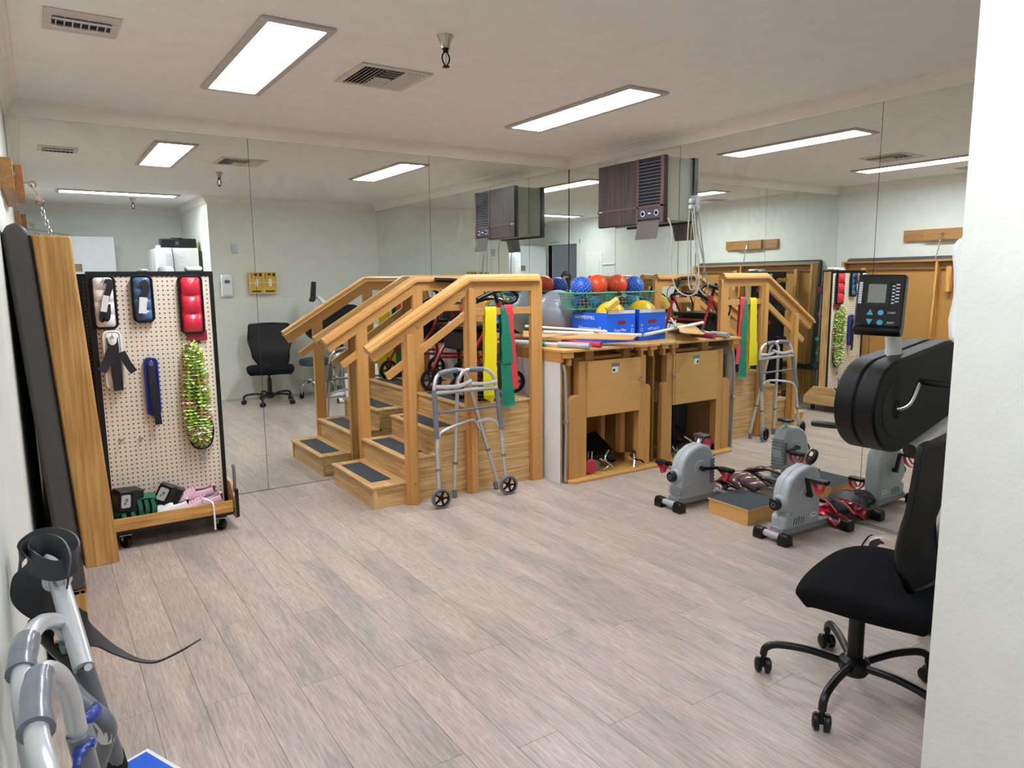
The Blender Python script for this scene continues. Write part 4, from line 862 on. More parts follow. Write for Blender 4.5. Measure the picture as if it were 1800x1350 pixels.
cuff('ankle_weight', 'white quilted ankle weight with black trim, top left of the pegboard', 0.310, 0.425, 1.196, 1.482, M_VW, M_BLKM, 4,
     [([(0.375, YS+0.01, 1.452), (0.400, YS, 1.44), (0.375, YS-0.004, 1.36), (0.350, YS-0.004, 1.27), (0.352, YS-0.006, 1.245), (0.372, YS-0.010, 1.26), (0.378, YS-0.004, 1.33)], (1, 0, 0.2), 0.030, M_STRAP, 'strap'),
      ([(0.376, YS-0.009, 1.375), (0.357, YS-0.009, 1.290)], (1, 0, 0.25), 0.030, M_TAG, 'tag')])
cuff('ankle_weight', 'slate blue quilted ankle weight with black trim on the pegboard', 0.500, 0.606, 1.224, 1.482, M_VB, M_BLKM, 4,
     [([(0.555, YS+0.01, 1.450), (0.570, YS, 1.42), (0.552, YS-0.004, 1.35), (0.540, YS-0.004, 1.29)], (1, 0, 0.2), 0.036, M_STRAP, 'strap'),
      ([(0.552, YS-0.009, 1.362), (0.541, YS-0.009, 1.275)], (1, 0, 0.2), 0.038, M_TAG, 'tag')])
cuff('ankle_weight', 'glossy red quilted ankle weight with black trim, top right of the pegboard', 0.735, 0.862, 1.150, 1.480, M_VR, M_BLKM, 3, depth=0.034)
m_ = rrect(0.765, 0.872, 1.108, 1.17, 0.006, YP-0.012, YP-0.003).build('ankle_weight', plain('dark_red_vinyl', '8f1d30', 0.4), None); solo(m_, 'dark red ankle weight hanging behind the glossy red one', 'ankle weight', 'ankle weights on the pegboard')
MB().prism([(0.785, 1.108), (0.835, 1.108), (0.828, 1.092), (0.795, 1.090)], 'y', YP-0.014, YP-0.004).build('strap', M_STRAP, m_)
cuff('ankle_weight', 'white ankle weight with crossed black straps below the other white one', 0.342, 0.432, 0.868, 1.186, M_VW, M_VW, 3,
     [([(0.386, YS+0.02, 1.150), (0.392, YS+0.004, 1.02), (0.396, YS+0.004, 0.862)], (1, 0, 0), [0.055, 0.050, 0.048], M_STRAP, 'strap'),
      ([(0.385, YS+0.004, 1.10), (0.352, YS-0.006, 1.02), (0.322, YS-0.02, 0.975)], (1, 0, -0.5), 0.045, M_STRAP, 'strap'),
      ([(0.425, YS+0.010, 1.07), (0.452, YS-0.006, 1.00), (0.475, YS-0.02, 0.960)], (1, 0, 0.6), 0.038, M_STRAP, 'strap')])
cuff('ankle_weight', 'royal blue ankle weight with a long black strap in the middle of the pegboard', 0.530, 0.600, 0.700, 1.030, M_VN, M_VN, 3,
     [([(0.565, YS+0.03, 1.02), (0.567, YS+0.008, 0.90), (0.572, YS+0.004, 0.76), (0.578, YS+0.004, 0.662), (0.58, YS+0.02, 0.655)], (1, 0, 0), 0.036, M_STRAP, 'strap')], depth=0.014)
for x, z, lb_ in ((0.387, 0.578, 'left'), (0.485, 0.572, 'right')):
    o = MB().tube([(x, YP+0.006, z), (x, YP-0.05, z), (x, YP-0.058, z+0.013)], 0.0022, 6, 3).tube([(x-0.014, YP-0.004, z-0.004), (x-0.006, YP-0.006, z+0.006), (x, YP-0.004, z), (x+0.008, YP-0.006, z+0.006), (x+0.016, YP-0.004, z-0.003)], 0.003, 6, 2).build('peg_hook', M_STEEL, None)
    solo(o, 'empty chrome hook low on the pegboard, %s one of the two' % lb_, 'hook', 'empty pegboard hooks')
# flower garlands and resistance tube
M_LEI = plain('lime_petal', 'd3ee82', 0.7, mottle=0.15); M_LEI2 = plain('pale_petal', 'f2f8d6', 0.7); M_LEIP = plain('pink_petal', 'f0b4a6', 0.7)
def lei(label, cx, w, z0, z1, yy, seed):
    rnd = random.Random(seed); t = thing('flower_garland', label, 'garland', (cx, yy, z1), group='flower garlands on the pegboard')
    A, B, Cc, core = MB(), MB(), MB(), MB(); n = 74; loop = []
    for i in range(n+1):
        a = 2*PI*i/n-PI/2; s = math.sin(a); x = cx+w*math.cos(a)*(0.75+0.25*(-s)); z = (z0+z1)/2+(z1-z0)/2*s; loop.append(Vector((x, yy, z)))
    core.tube(loop[:-1], 0.008, 6, 0, closed=True)
    for i in range(n):
        d = (loop[(i+1) % n]-loop[i]).normalized(); a_, b_ = frame_from(d); p = loop[i]
        M_ = Cc if (i % 9 == 4) else (B if rnd.random() < 0.3 else A)
        for k in range(11):
            t0 = 2*PI*(k+rnd.random()*0.6)/11; r = 0.028+0.012*rnd.random(); t1 = t0+0.85
            u = a_*math.cos(t0)+b_*math.sin(t0); u2 = a_*math.cos(t1)+b_*math.sin(t1); um = a_*math.cos((t0+t1)/2)+b_*math.sin((t0+t1)/2); lift = d*(rnd.random()-0.5)*0.016
            M_.add([p+u*0.006, p+u*r+lift, p+um*(r*1.12)-lift, p+u2*r+lift*0.5, p+u2*0.006], [(0, 1, 2, 3, 4)])
    core.build('cord', M_LEI, t, world=True)
    A.build('petal', M_LEI, t, world=True, kind='stuff'); B.build('petal', M_LEI2, t, world=True, kind='stuff'); Cc.build('petal', M_LEIP, t, world=True, kind='stuff')
lei('lime green flower garland hanging at the right of the pegboard, front one', 0.776, 0.040, 0.55, 1.085, YP-0.048, 3)
lei('lime green flower garland hanging behind the front garland', 0.802, 0.042, 0.52, 1.05, YP-0.026, 9)
rb = thing('resistance_tube', 'black resistance tube with a small clip hanging under the garlands', 'resistance tube', (0.80, YP-0.02, 0.6))
MB().tube([(0.735, YP-0.02, 0.70), (0.73, YP-0.02, 0.58), (0.755, YP-0.025, 0.50), (0.80, YP-0.025, 0.478), (0.848, YP-0.025, 0.50), (0.868, YP-0.02, 0.58), (0.855, YP-0.02, 0.66)], 0.0055, 8, 6).tube([(0.745, YP-0.03, 0.60), (0.765, YP-0.03, 0.515), (0.80, YP-0.03, 0.492), (0.84, YP-0.03, 0.51), (0.86, YP-0.03, 0.58)], 0.004, 8, 6).build('tube', M_BLACK, rb, world=True)
MB().tube([(0.775, YP-0.025, 0.485), (0.80, YP-0.027, 0.43), (0.825, YP-0.025, 0.487)], 0.003, 6, 4).tube([(0.79, YP-0.025, 0.48), (0.80, YP-0.027, 0.44), (0.81, YP-0.025, 0.48)], 0.003, 6, 4).box((0.785, YP-0.035, 0.405), (0.818, YP-0.018, 0.425)).build('clip', M_STEEL, rb, world=True)
# on top of the cart
o = MB().box((0.79, -0.55, 1.502), (0.875, -0.455, 1.532)).build('card_reader', M_WHITE, None, bev=0.012); MB().box((0.81, -0.515, 1.5325), (0.858, -0.500, 1.5335)).build('slot', M_BLKM, o); solo(o, 'small white rounded device on top of the pegboard cart', 'device')
o = MB().lathe([(0, 0.032), (0.02, 0.031), (0.036, 0.024), (0.043, 0.010), (0.044, 0), (0, 0)], (0.69, -0.50, 1.502), (0, 0, 1), 28).build('bowl', plain('pale_grey_bowl', 'b9bcbc', 0.4), None); solo(o, 'small upturned grey bowl on top of the pegboard cart', 'bowl')
# in the tray
ZC = 0.126
def weight_box(label, c, rz, ry, rx=0, labelside=True, grp='black weight blocks in the cart tray'):
    t = thing('weight_block', label, 'weight', c, group=grp); t.rotation_euler = (rx, ry, rz)
    t.scale = (1.18, 1.1, 1.15)
    MB().box((-0.055, -0.05, 0), (0.055, 0.05, 0.10)).build('block', M_BLACK, t, bev=0.006)
    MB().prism(rr_poly(-0.045, 0.02, -0.005, 0.082, 0.008), 'y', -0.0515, -0.050).build('label', plain('grey_label', 'b7babf', 0.5), t)
    text('3 LB', 0.016, M_BLKM, 'print', t, (-0.025, -0.0522, 0.05), (PI/2, -1.2, 0))
    MB().box((0.005, -0.052, 0.004), (0.028, -0.050, 0.098)).build('strap', M_STRAP, t)
    return t
weight_box('black weight block lying on the green bundle at the left of the tray', (0.385, -0.63, ZC+0.076), 0.25, 0.10)
weight_box('black weight block tilted against the pegboard in the cart tray', (0.575, -0.600, ZC+0.060), -0.35, 0.45, -0.2)
M_GB = plain('green_band', '1d7458', 0.5)
for lab, c, s, g_ in (('green banded bundle at the left end of the cart tray', (0.395, -0.630, ZC), (0.13, 0.10, 0.07), 1), ('green banded weight block in the cart tray beside the black blocks', (0.478, -0.630, ZC+0.035), (0.105, 0.11, 0.095), 2)):
    t = thing('banded_block', lab, 'weight', c, 0.15 if g_ == 1 else -0.1, 'green banded blocks')
    z0 = 0 if g_ == 1 else -0.03
    MB().box((-s[0]/2+.008, -s[1]/2+.008, z0), (s[0]/2-.008, s[1]/2-.008, s[2])).build('core', M_BLKM, t)
    for k in range(5):
        y = -s[1]/2+0.012+k*(s[1]-0.024)/4; w = s[0]/2
        MB().ribbon([(-w, y, z0+0.002), (-w, y+0.004, s[2]*0.6), (-w+0.006, y, s[2]+0.002), (w-0.006, y-0.003, s[2]+0.004), (w, y, s[2]*0.6), (w, y, z0+0.002)], (0, 1, 0.1), (s[1]-0.02)/4.3, 0.002, 2).build('band', M_GB, t)
    for k in range(3):
        x = -s[0]/2+0.02+k*(s[0]-0.04)/2; MB().ribbon([(x, -s[1]/2-0.002, 0.0), (x+0.006, -s[1]/2-0.008, s[2]*0.5), (x, -s[1]/2-0.001, s[2])], (1, 0, 0.2), 0.02, 0.002, 3).build('band', M_GB, t)
# shoes
def shoe(name, label, c, rz, upper, sole, laces=True, L=0.285, sc=1.0, group='shoes in the cart tray', accent=None, ry=0, rx=0):
    """trainer: toe towards -x, heel +x"""
    t = thing(name, label, 'shoe', c, rz, group); t.rotation_euler = (rx, ry, rz)
    def outline(k, e): return None
    N = 16; sections = []
    def half(u):    # half width along the shoe
        return 0.040*math.sin(PI*min(max(u, 0.02), 0.98))**0.35*(1.0+0.12*math.cos(2*PI*(u-0.25)))
    def topz(u):    # height of upper
        return 0.022+0.028*min(1, u/0.25)+0.035*min(1, max(0, (u-0.25)/0.3))+0.012*max(0, (u-0.8)/0.2)
    m = MB(); rings = []
    for i in range(N+1):
        u = i/N; x = (u-0.5)*L; h = half(u); r = []
        for k in range(13):
            a = PI*k/12; yy = h*math.cos(a)*(1.0 if math.sin(a) < 0.5 else 0.94); zz = 0.022+(topz(u)-0.022)*math.sin(a)**0.7
            r.append((x, yy, zz))
        rings.append(r)
    n = 13; vs = [p for r in rings for p in r]; fs = []
    for i in range(N):
        u = (i+.5)/N
        for k in range(n-1):
            if 0.60 < u < 0.93 and 3 <= k <= 8: continue      # the foot opening
            fs.append((i*n+k, i*n+k+1, (i+1)*n+k+1, (i+1)*n+k))
    fs += [tuple(range(n-1, -1, -1)), tuple(N*n+k for k in range(n))]
    m.add(vs, fs); up = m.build('upper', upper, t)
    sd = up.modifiers.new('thick', 'SOLIDIFY'); sd.thickness = 0.004
    MB().prism([((u/20-0.5)*L*1.02, -half(u/20)*1.06) for u in range(21)]+[((u/20-0.5)*L*1.02, half(u/20)*1.06) for u in range(20, -1, -1)], 'z', 0.0, 0.024).build('sole', sole, t, bev=0.004)
    MB().sphere((L*0.25, 0, 0.030), 0.034, 12, 8, (1.1, 0.85, 0.25)).build('insole', accent or plain('insole', '8c3c55', 0.8), t)
    if accent is not None: MB().box((L*0.5-0.012, -0.016, 0.045), (L*0.5+0.004, 0.016, 0.085)).build('heel_tab', accent, t, bev=0.003)
    if laces:
        lm = MB()
        for k in range(5):
            u = 0.34+k*0.055; x = (u-0.5)*L; z = topz(u)+0.004
            lm.tube([(x, -0.022, z-0.008), (x+0.006, 0, z+0.002), (x+0.012, 0.022, z-0.008)], 0.003, 6, 3)
        lm.tube([(0.03, 0, 0.088), (0.045, -0.02, 0.10), (0.02, -0.04, 0.088)], 0.003, 6, 3); lm.tube([(0.03, 0, 0.088), (0.01, 0.02, 0.098), (0.04, 0.035, 0.085)], 0.003, 6, 3)
        lm.build('laces', plain('pink_lace', 'e7b7c9', 0.7), t)
    return t
M_PINK = plain('pink_knit', 'e5bfcf', 0.85, bump=0.4, bscale=500); M_SOLE = plain('shoe_sole', 'f0ecec', 0.5); M_WSH = plain('white_leather', 'ecebe8', 0.45)
sh1 = shoe('trainer', 'nearer pink knitted trainer with trailing lace, right end of the cart tray', (0.735, -0.645, ZC), 0.10, M_PINK, M_SOLE, accent=plain('wine_lining', '7a2f44', 0.8))
MB().ribbon([(0.02, -0.035, 0.09), (0.045, -0.065, 0.075), (0.062, -0.096, 0.062), (0.066, -0.100, 0.0), (0.066, -0.100, -0.098)], (1, 0, 0), 0.010, 0.002, 5).build('trailing_lace', M_SOLE, sh1)
shoe('trainer', 'farther pink knitted trainer leaning behind the other one in the cart tray', (0.700, -0.600, ZC+0.050), 0.05, M_PINK, M_SOLE, accent=MATS['wine_lining'], rx=0.15)
shoe('trainer', 'white trainer at the middle of the cart tray under the tilted black block', (0.545, -0.625, ZC), 0.15, M_WSH, M_SOLE, laces=False, L=0.20, accent=M_BLKM)
shoe('trainer', 'white patterned trainer half hidden behind the nearer pink trainer', (0.580, -0.655, ZC), 0.10, M_WSH, M_SOLE, laces=False, L=0.22, accent=M_BLKM)
# handle hung on the right end of the cart
o = MB().tube([(0.938, -0.690, 0.38), (0.940, -0.700, 0.36), (0.940, -0.700, 0.27), (0.938, -0.690, 0.20)], 0.010, 8, 3).build('pull_handle', M_GREYD, None); solo(o, 'grey pull handle at the right end of the cart beside the shoes', 'handle')
# dumbbells on the far side
def dumbbell(label, x, z, col, r, L=0.13, axis='x'):
    y = CYB+0.016+r
    t = thing('dumbbell', label, 'dumbbell', (x, y, z), group='dumbbells on the back of the pegboard cart')
    M_ = plain('neoprene_'+col, col, 0.5)
    a = Vector((1, 0, 0)) if axis == 'x' else Vector((0, 1, 0)); c = Vector((x, y, z)) if axis == 'x' else Vector((x, CYB+0.006+L/2, z))
    MB().cyl(c-a*L/2*0.6, c+a*L/2*0.6, r*0.42, n=12).build('bar', M_, t, world=True)
    for s in (-1, 1): MB().cyl(c+a*s*L/2*0.45, c+a*s*L/2, r, r*0.86, n=8).build('head', M_, t, world=True)
for args in (('mustard yellow dumbbell highest on the black side of the cart', 0.44, 1.40, 'c99a35', 0.030, 0.15), ('large maroon dumbbell at the upper right edge of the black side', 0.80, 1.295, '7a2340', 0.042, 0.16),
             ('upper pink dumbbell on the black side of the cart', 0.82, 1.04, 'd2476b', 0.027, 0.12), ('lower pink dumbbell on the black side of the cart', 0.70, 0.905, 'c23c62', 0.027, 0.12),
             ('upper teal dumbbell on the black side of the cart', 0.83, 0.775, '2f8f7c', 0.030, 0.13), ('lower teal dumbbell on the black side of the cart', 0.82, 0.625, '2a7a6c', 0.030, 0.13),
             ('dark grey dumbbell in the middle of the black side', 0.47, 1.06, '3d4148', 0.036, 0.16), ('big navy dumbbell low on the black side of the cart', 0.80, 0.485, '232a3f', 0.045, 0.17),
             ('charcoal dumbbell low on the black side near the mat table', 0.46, 0.70, '3a3c42', 0.045, 0.17)):
    dumbbell(*args)
o = MB().box((0.565, CYB+0.001, 1.385), (0.625, CYB+0.004, 1.48)).build('paper_tag', M_TAG, None); solo(o, 'white paper tag pinned at the top of the black side of the cart', 'tag')
shoe('trainer', 'brown shoe left in the back tray of the cart', (0.80, -0.37, ZC), PI+0.1, plain('brown_leather', '7a5a42', 0.6), plain('dark_sole', '4a3c30', 0.6), laces=False, L=0.22)

# ================================================================ walkers leaning on the left wall, near the camera
M_SATIN = plain('satin_tube', 'd3d6da', 0.35, 0.55); M_GRIP2 = plain('glossy_grip', '70767f', 0.3, coat=0.4)
def tubep(m, pts, r, n=12, sm=5): return m.tube(pts, r, n, sm)
w1 = thing('walker', 'folded aluminium walker leaning on the left wall, nearest the camera', 'walker', (0.03, -3.95, 0.5), group='walkers against the left wall')
tubep(MB(), [(0.12, -3.70, 0.02), (0.055, -3.78, 0.70), (0.045, -3.81, 0.83), (0.030, -3.845, 0.89), (0.012, -3.885, 0.908), (0.008, -4.00, 0.895), (0.018, -4.06, 0.86), (0.032, -4.10, 0.77), (0.05, -4.12, 0.60), (0.14, -4.15, 0.02)], 0.0140).build('side_frame', M_SATIN, w1, world=True)
MB().tube([(0.014, -3.880, 0.907), (0.010, -3.93, 0.905), (0.008, -4.00, 0.895)], [0.0185, 0.0195, 0.0185, 0.021], 14, 4).build('grip', M_GRIP2, w1, world=True)
MB().tube([(0.050, -3.795, 0.76), (0.066, -3.765, 0.60), (0.080, -3.75, 0.40)], 0.0165, 12, 3).build('leg_sleeve', M_GRIP2, w1, world=True)
w2 = thing('walker', 'folded aluminium walker leaning on the left wall, between the nearest one and the strap', 'walker', (0.0, -3.75, 0.5), group='walkers against the left wall')
tubep(MB(), [(0.13, -3.42, 0.02), (0.060, -3.50, 0.70), (0.045, -3.56, 0.83), (0.024, -3.64, 0.885), (0.004, -3.73, 0.907), (-0.008, -3.83, 0.893), (-0.006, -3.90, 0.85), (0.010, -3.95, 0.72), (0.10, -4.0, 0.05)], 0.0135).build('side_frame', M_SATIN, w2, world=True)
MB().tube([(-0.001, -3.745, 0.905), (-0.006, -3.78, 0.902), (-0.009, -3.825, 0.892)], [0.018, 0.019, 0.018, 0.020], 14, 4).build('grip', M_GRIP2, w2, world=True)
MB().tube([(0.050, -3.545, 0.80), (0.064, -3.50, 0.68), (0.070, -3.48, 0.60)], 0.0155, 12, 3).build('leg_sleeve', M_GRIP2, w2, world=True)
MB().tube([(0.040, -3.547, 0.722), (0.060, -3.575, 0.712), (0.080, -3.600, 0.702)], 0.009, 10, 3).build('hinge_bar', M_CHROME, w2, world=True)
lk = MB(); lk.cbox((0.079, -3.600, 0.702), (0.020, 0.03, 0.016), rz=-0.6); lk.cbox((0.044, -3.555, 0.718), (0.022, 0.026, 0.018), rz=-0.6); lk.build('lock_bracket', M_WHITE, w2, world=True, bev=0.006)
for pl_, w_own in (([(0.05, -3.736, 0.77), (0.062, -3.764, 0.765), (0.077, -3.743, 0.76), (0.079, -3.722, 0.76)], w2), ([(0.044, -3.831, 0.73), (0.05, -3.812, 0.74), (0.062, -3.801, 0.745), (0.071, -3.804, 0.74)], w1)):
    MB().tube(pl_, [0.006, 0.010, 0.011, 0.010, 0.006], 10, 5, flat=0.7).build('release_lever', plain('navy_lever', '26408f', 0.35), w_own, world=True)
MB().tube([(0.038, -3.662, 0.79), (0.054, -3.683, 0.765), (0.07, -3.697, 0.745), (0.086, -3.706, 0.725), (0.093, -3.699, 0.7), (0.089, -3.675, 0.665), (0.074, -3.609, 0.58)], 0.0135, 12, 5).build('cross_tube', M_GREYD, w1, world=True)
MB().tube([(0.083, -3.704, 0.728), (0.092, -3.7, 0.704), (0.09, -3.684, 0.677)], 0.0142, 12, 4).build('sticker', plain('sticker', 'e9e3e2', 0.6, mottle=0.2), w1, world=True, label='white printed safety sticker')
w3 = thing('walker', 'walker with a white end cap leaning on the left wall under the black strap', 'walker', (0.06, -3.5, 0.5), group='walkers against the left wall')
MB().tube([(0.005, -3.28, 0.915), (0.022, -3.36, 0.918), (0.040, -3.46, 0.915)], 0.0155, 12, 4).build('top_tube', M_SATIN, w3, world=True)
MB().tube([(0.040, -3.45, 0.912), (0.052, -3.555, 0.872), (0.068, -3.665, 0.800)], 0.0165, 14, 5).build('upper_tube', M_SATIN, w3, world=True)
MB().lathe([(0.019, 0), (0.021, 0.006), (0.0205, 0.05), (0.024, 0.056), (0.024, 0.066), (0.018, 0.068)], (0.036, -3.430, 0.920), (0.012, -0.105, -0.040), 20).build('end_cap', plain('lavender_cap', 'd9d8e6', 0.4), w3, world=True)
MB().tube([(0.066, -3.655, 0.806), (0.088, -3.60, 0.66), (0.108, -3.55, 0.53)], 0.0155, 12, 4).build('leg_sleeve', M_GREYD, w3, world=True)
MB().tube([(0.104, -3.555, 0.545), (0.150, -3.46, 0.26), (0.190, -3.38, 0.0)], 0.0130, 12, 3).build('leg', M_SATIN, w3, world=True)
MB().cyl((0.101, -3.562, 0.57), (0.107, -3.55, 0.53), 0.0175, n=14).cyl((0.105, -3.575, 0.54), (0.113, -3.582, 0.54), 0.004, n=8).build('collar', M_BLKM, w3, world=True)
MB().cyl((0.072, -3.672, 0.805), (0.0735, -3.684, 0.808), 0.006, n=10).build('screw', M_CHROME, w3, world=True)
MB().tube([(0.000, -3.42, 0.80), (0.030, -3.50, 0.775), (0.062, -3.58, 0.765)], 0.014, 10, 3).build('cross_tube', M_BLACK, w3, world=True)
MB().tube([(0.020, -3.45, 0.69), (0.060, -3.50, 0.67), (0.082, -3.58, 0.665)], 0.011, 10, 3).build('hinge_bar', M_CHROME, w3, world=True)
MB().tube([(0.04, -3.40, 0.76), (0.066, -3.42, 0.60), (0.11, -3.40, 0.30), (0.15, -3.36, 0.0)], 0.013, 10, 3).build('leg', M_SATIN, w3, world=True)
MB().box((0.028, -3.51, 0.785), (0.058, -3.47, 0.792)).build('sticker', plain('orange_sticker', 'd9b9a0', 0.6), w3, world=True)
# black strap
up_ = (0.2, 0.25, 1); al = tuple(RT*0.55+UP*0.85)
s_ = MB().ribbon([(-0.017, -3.407, 0.89), (-0.008, -3.367, 0.925), (0.026, -3.362, 0.945), (0.065, -3.425, 0.950), (0.079, -3.495, 0.945), (0.067, -3.529, 0.935), (0.041, -3.530, 0.93), (0.016, -3.500, 0.935), (0.006, -3.470, 0.945), (0.026, -3.455, 0.960), (0.052, -3.495, 0.958), (0.062, -3.555, 0.945), (0.058, -3.590, 0.925)],
    [up_]*13, 0.036, 0.003, 6)
s_.ribbon([(0.030, -3.440, 0.945), (0.008, -3.448, 0.940), (-0.004, -3.465, 0.915), (-0.004, -3.474, 0.885), (0.006, -3.470, 0.860), (0.028, -3.455, 0.828), (0.062, -3.428, 0.780), (0.094, -3.388, 0.730), (0.126, -3.387, 0.690), (0.164, -3.408, 0.665), (0.198, -3.427, 0.660), (0.234, -3.446, 0.675), (0.269, -3.463, 0.695)],
    [up_, up_, al, al, al, al, tuple(Vector(al)*0.7+Vector((0.1, 0.9, -0.4))*0.3), (0.1, 0.9, 0.15), (0.1, 0.95, -0.15), (0.1, 1, -0.36), (0.1, 1, -0.44), (0.12, 1, -0.45), (0.14, 1, -0.46)], 0.058, 0.003, 7)
s_ = s_.build('strap', plain('rubber_strap', '2c2e34', 0.5), None)
solo(s_, 'wide black rubber strap coiled over the silver walker and drooping towards the floor', 'strap')
cbd = MB().box((-0.12, -0.09, 0), (0.12, 0.09, 0.004)).build('sign_card', M_WHITE, None)
MB().box((-0.108, -0.078, 0.004), (0.108, 0.078, 0.005)).build('blue_field', plain('sign_blue', '1b62d6', 0.4), cbd)
cbd.location = (0.152, -2.795, 0.004); cbd.rotation_euler = (0, 0, 0.42); solo(cbd, 'blue card with a white border resting at the foot of the silver walker', 'card')
# ================================================================ pedal exercisers by the right mirror
M_EX = plain('exerciser_grey', 'aab1b6', 0.4); M_EXD = plain('exerciser_base_grey', '8a9095', 0.45); M_STR = plain('red_strap', 'd8253a', 0.45)
def pedal(m_p, m_s, c, par):
    c = Vector(c)
    m_p.box((c.x-0.028, c.y-0.045, c.z-0.008), (c.x+0.028, c.y+0.045, c.z+0.010))
    m_p.cyl((c.x, c.y-0.05, c.z), (c.x, c.y+0.05, c.z), 0.014, n=10)
    m_s.ribbon([(c.x-0.02, c.y-0.042, c.z), (c.x-0.015, c.y-0.030, c.z-0.045), (c.x, c.y, c.z-0.068), (c.x+0.015, c.y+0.030, c.z-0.045), (c.x+0.02, c.y+0.042, c.z)], (1, 0, 0.1), 0.030, 0.004, 4)
    m_s.ribbon([(c.x+0.02, c.y-0.040, c.z-0.005), (c.x+0.0, c.y-0.005, c.z-0.048), (c.x-0.02, c.y+0.040, c.z-0.005)], (1, 0, 0), 0.016, 0.004, 4)
def exerciser(label, loc, rz, kind, arm):
    t = thing('pedal_exerciser', label, 'pedal exerciser', loc, rz, 'grey pedal exercisers')
    if kind == 1: sil = [(.045,.055),(.040,.16),(.045,.25),(.065,.31),(.105,.355),(.165,.385),(.235,.395),(.300,.375),(.338,.31),(.350,.22),(.345,.10),(.340,.055)]
    else: sil = [(.045,.060),(.040,.135),(.075,.150),(.045,.175),(.050,.27),(.075,.335),(.150,.380),(.240,.400),(.300,.385),(.335,.34),(.345,.22),(.345,.060)]
    b = MB().prism(sil, 'y', -0.050, 0.050).build('housing', M_EX, t, bev=0.020); b.modifiers['bevel'].segments = 4; b.modifiers['bevel'].angle_limit = math.radians(50)
    MB().prism([(sil[k][0]*0.999, sil[k][1]*1.004) for k in range(len(sil))], 'y', -0.0015, 0.0015).build('seam', M_EXD, b)
    MB().box((0.03, -0.046, 0.030), (0.345, 0.046, 0.075)).build('base', M_EXD, t, bev=0.006)
    for x, hw in ((0.0, 0.085), (0.49 if kind == 2 else 0.44, 0.13)):
        MB().cyl((x, -hw, 0.038), (x, hw, 0.038), 0.019, n=16).build('foot_bar', M_EX if x == 0 else M_EXD, t)
        for s in (-1, 1):
            MB().prism([(x-0.030, 0.0), (x+0.030, 0.0), (x+0.030, 0.040), (x+0.018, 0.062), (x-0.018, 0.062), (x-0.030, 0.040)], 'y', s*(hw-0.035), s*(hw+0.025)).build('foot_cap', M_BLACK, t, bev=0.005)
    MB().box((0.0, -0.022, 0.022), (0.49 if kind == 2 else 0.44, 0.022, 0.052)).build('spine', M_EXD, t)
    MB().lathe([(0.050, 0), (0.046, 0.012), (0.040, 0.022), (0, 0.022)], (0.052, 0, 0.205), (-1, 0, 0.05), 24).build('knob_boss', M_EX, t)
    kn = MB().lathe([(0.030, 0), (0.033, 0.004), (0.034, 0.026), (0.029, 0.032), (0, 0.032)], (0.028, 0, 0.206), (-1, 0, 0.05), 12).build('tension_knob', M_BLACK, t)
    MB().lathe([(0.010, 0), (0.014, 0), (0.014, 0.001), (0.010, 0.001), (0.010, 0)], (-0.004, 0, 0.2076), (-1, 0, 0.05), 18).build('knob_mark', M_GREYD, kn)
    hx, hz = 0.210, 0.245
    for s, sg in ((-1, 1), (1, -1)):
        MB().cyl((hx, s*0.050, hz), (hx, s*0.055, hz), 0.052, 0.046, n=28).build('crank_cover', M_EX, t)
        ax, az = hx+arm[0]*sg, hz+arm[1]*sg; y = s*0.075
        MB().cyl((hx, s*0.050, hz), (hx, s*0.085, hz), 0.014, n=12).beam((hx, y, hz), (ax, y, az), 0.016, 0.022, up=(0, 1, 0)).cyl((ax, y, az), (ax, y+s*0.03, az), 0.010, n=10).build('crank', M_BLACK, t)
        p, q = MB(), MB(); pedal(p, q, (ax, y+s*0.075, az), t); pd = p.build('pedal', M_BLACK, t); q.build('pedal_strap', M_STR, pd)
    if kind == 1:
        for k in range(4): MB().box((0.035, -0.0515, 0.090+k*0.014), (0.115, 0.0515, 0.093+k*0.014)).build('rib_groove', M_EXD, b)
        for k in range(11): MB().box((0.338, -0.045, 0.08+k*0.022), (0.3485, 0.045, 0.092+k*0.022)).build('rear_rib', M_EXD, b)
        MB().box((0.300, -0.0515, 0.13), (0.335, -0.050, 0.29)).build('recess', plain('recess_grey', '6f7579', 0.6), b, bev=0.004)
        MB().tube([(0.24, 0, 0.385), (0.255, 0, 0.42), (0.27, 0, 0.43)], 0.013, 8, 3).build('display_stem', M_WHITE, t)
        MB().box((0.235, -0.055, 0.425), (0.300, 0.045, 0.450)).build('display', plain('display_brown', '3b3433', 0.35), t, bev=0.008)
    else:
        MB().prism(rr_poly(0.125, 0.078, 0.30, 0.13, 0.0), 'y', 0, 0.0001) if False else None
        for k in range(5): MB().beam((0.110+k*0.021, -0.0505, 0.082), (0.118+k*0.021, -0.0505, 0.128-abs(k-1.5)*0.004), 0.006, 0.002, up=(0, 1, 0)).build('vent_slot', plain('slot_dark', '4a4f53', 0.7), b)
        m = MB(); cx, cz = 0.285, 0.115; m.prism([(cx+0.030*math.cos(a), cz+0.013*math.sin(a)) for a in [2*PI*k/20 for k in range(20)]], 'y', -0.0515, -0.050); bd = m.build('badge', M_WHITE, b)
        text('exerciser', 0.010, M_BLKM, 'print', bd, (cx, -0.052, cz), (PI/2, 0, 0)) if False else MB().beam((cx-0.02, -0.0518, cz+0.003), (cx+0.02, -0.0518, cz+0.003), 0.004, 0.0006, up=(0, 1, 0)).beam((cx-0.016, -0.0518, cz-0.004), (cx+0.016, -0.0518, cz-0.004), 0.002, 0.0006, up=(0, 1, 0)).build('print', M_BLKM, bd)
        MB().box((-0.002, -0.040, 0.0565), (0.010, 0.030, 0.0578)).build('sticker', plain('sticker_red', 'd9536a', 0.5), t)
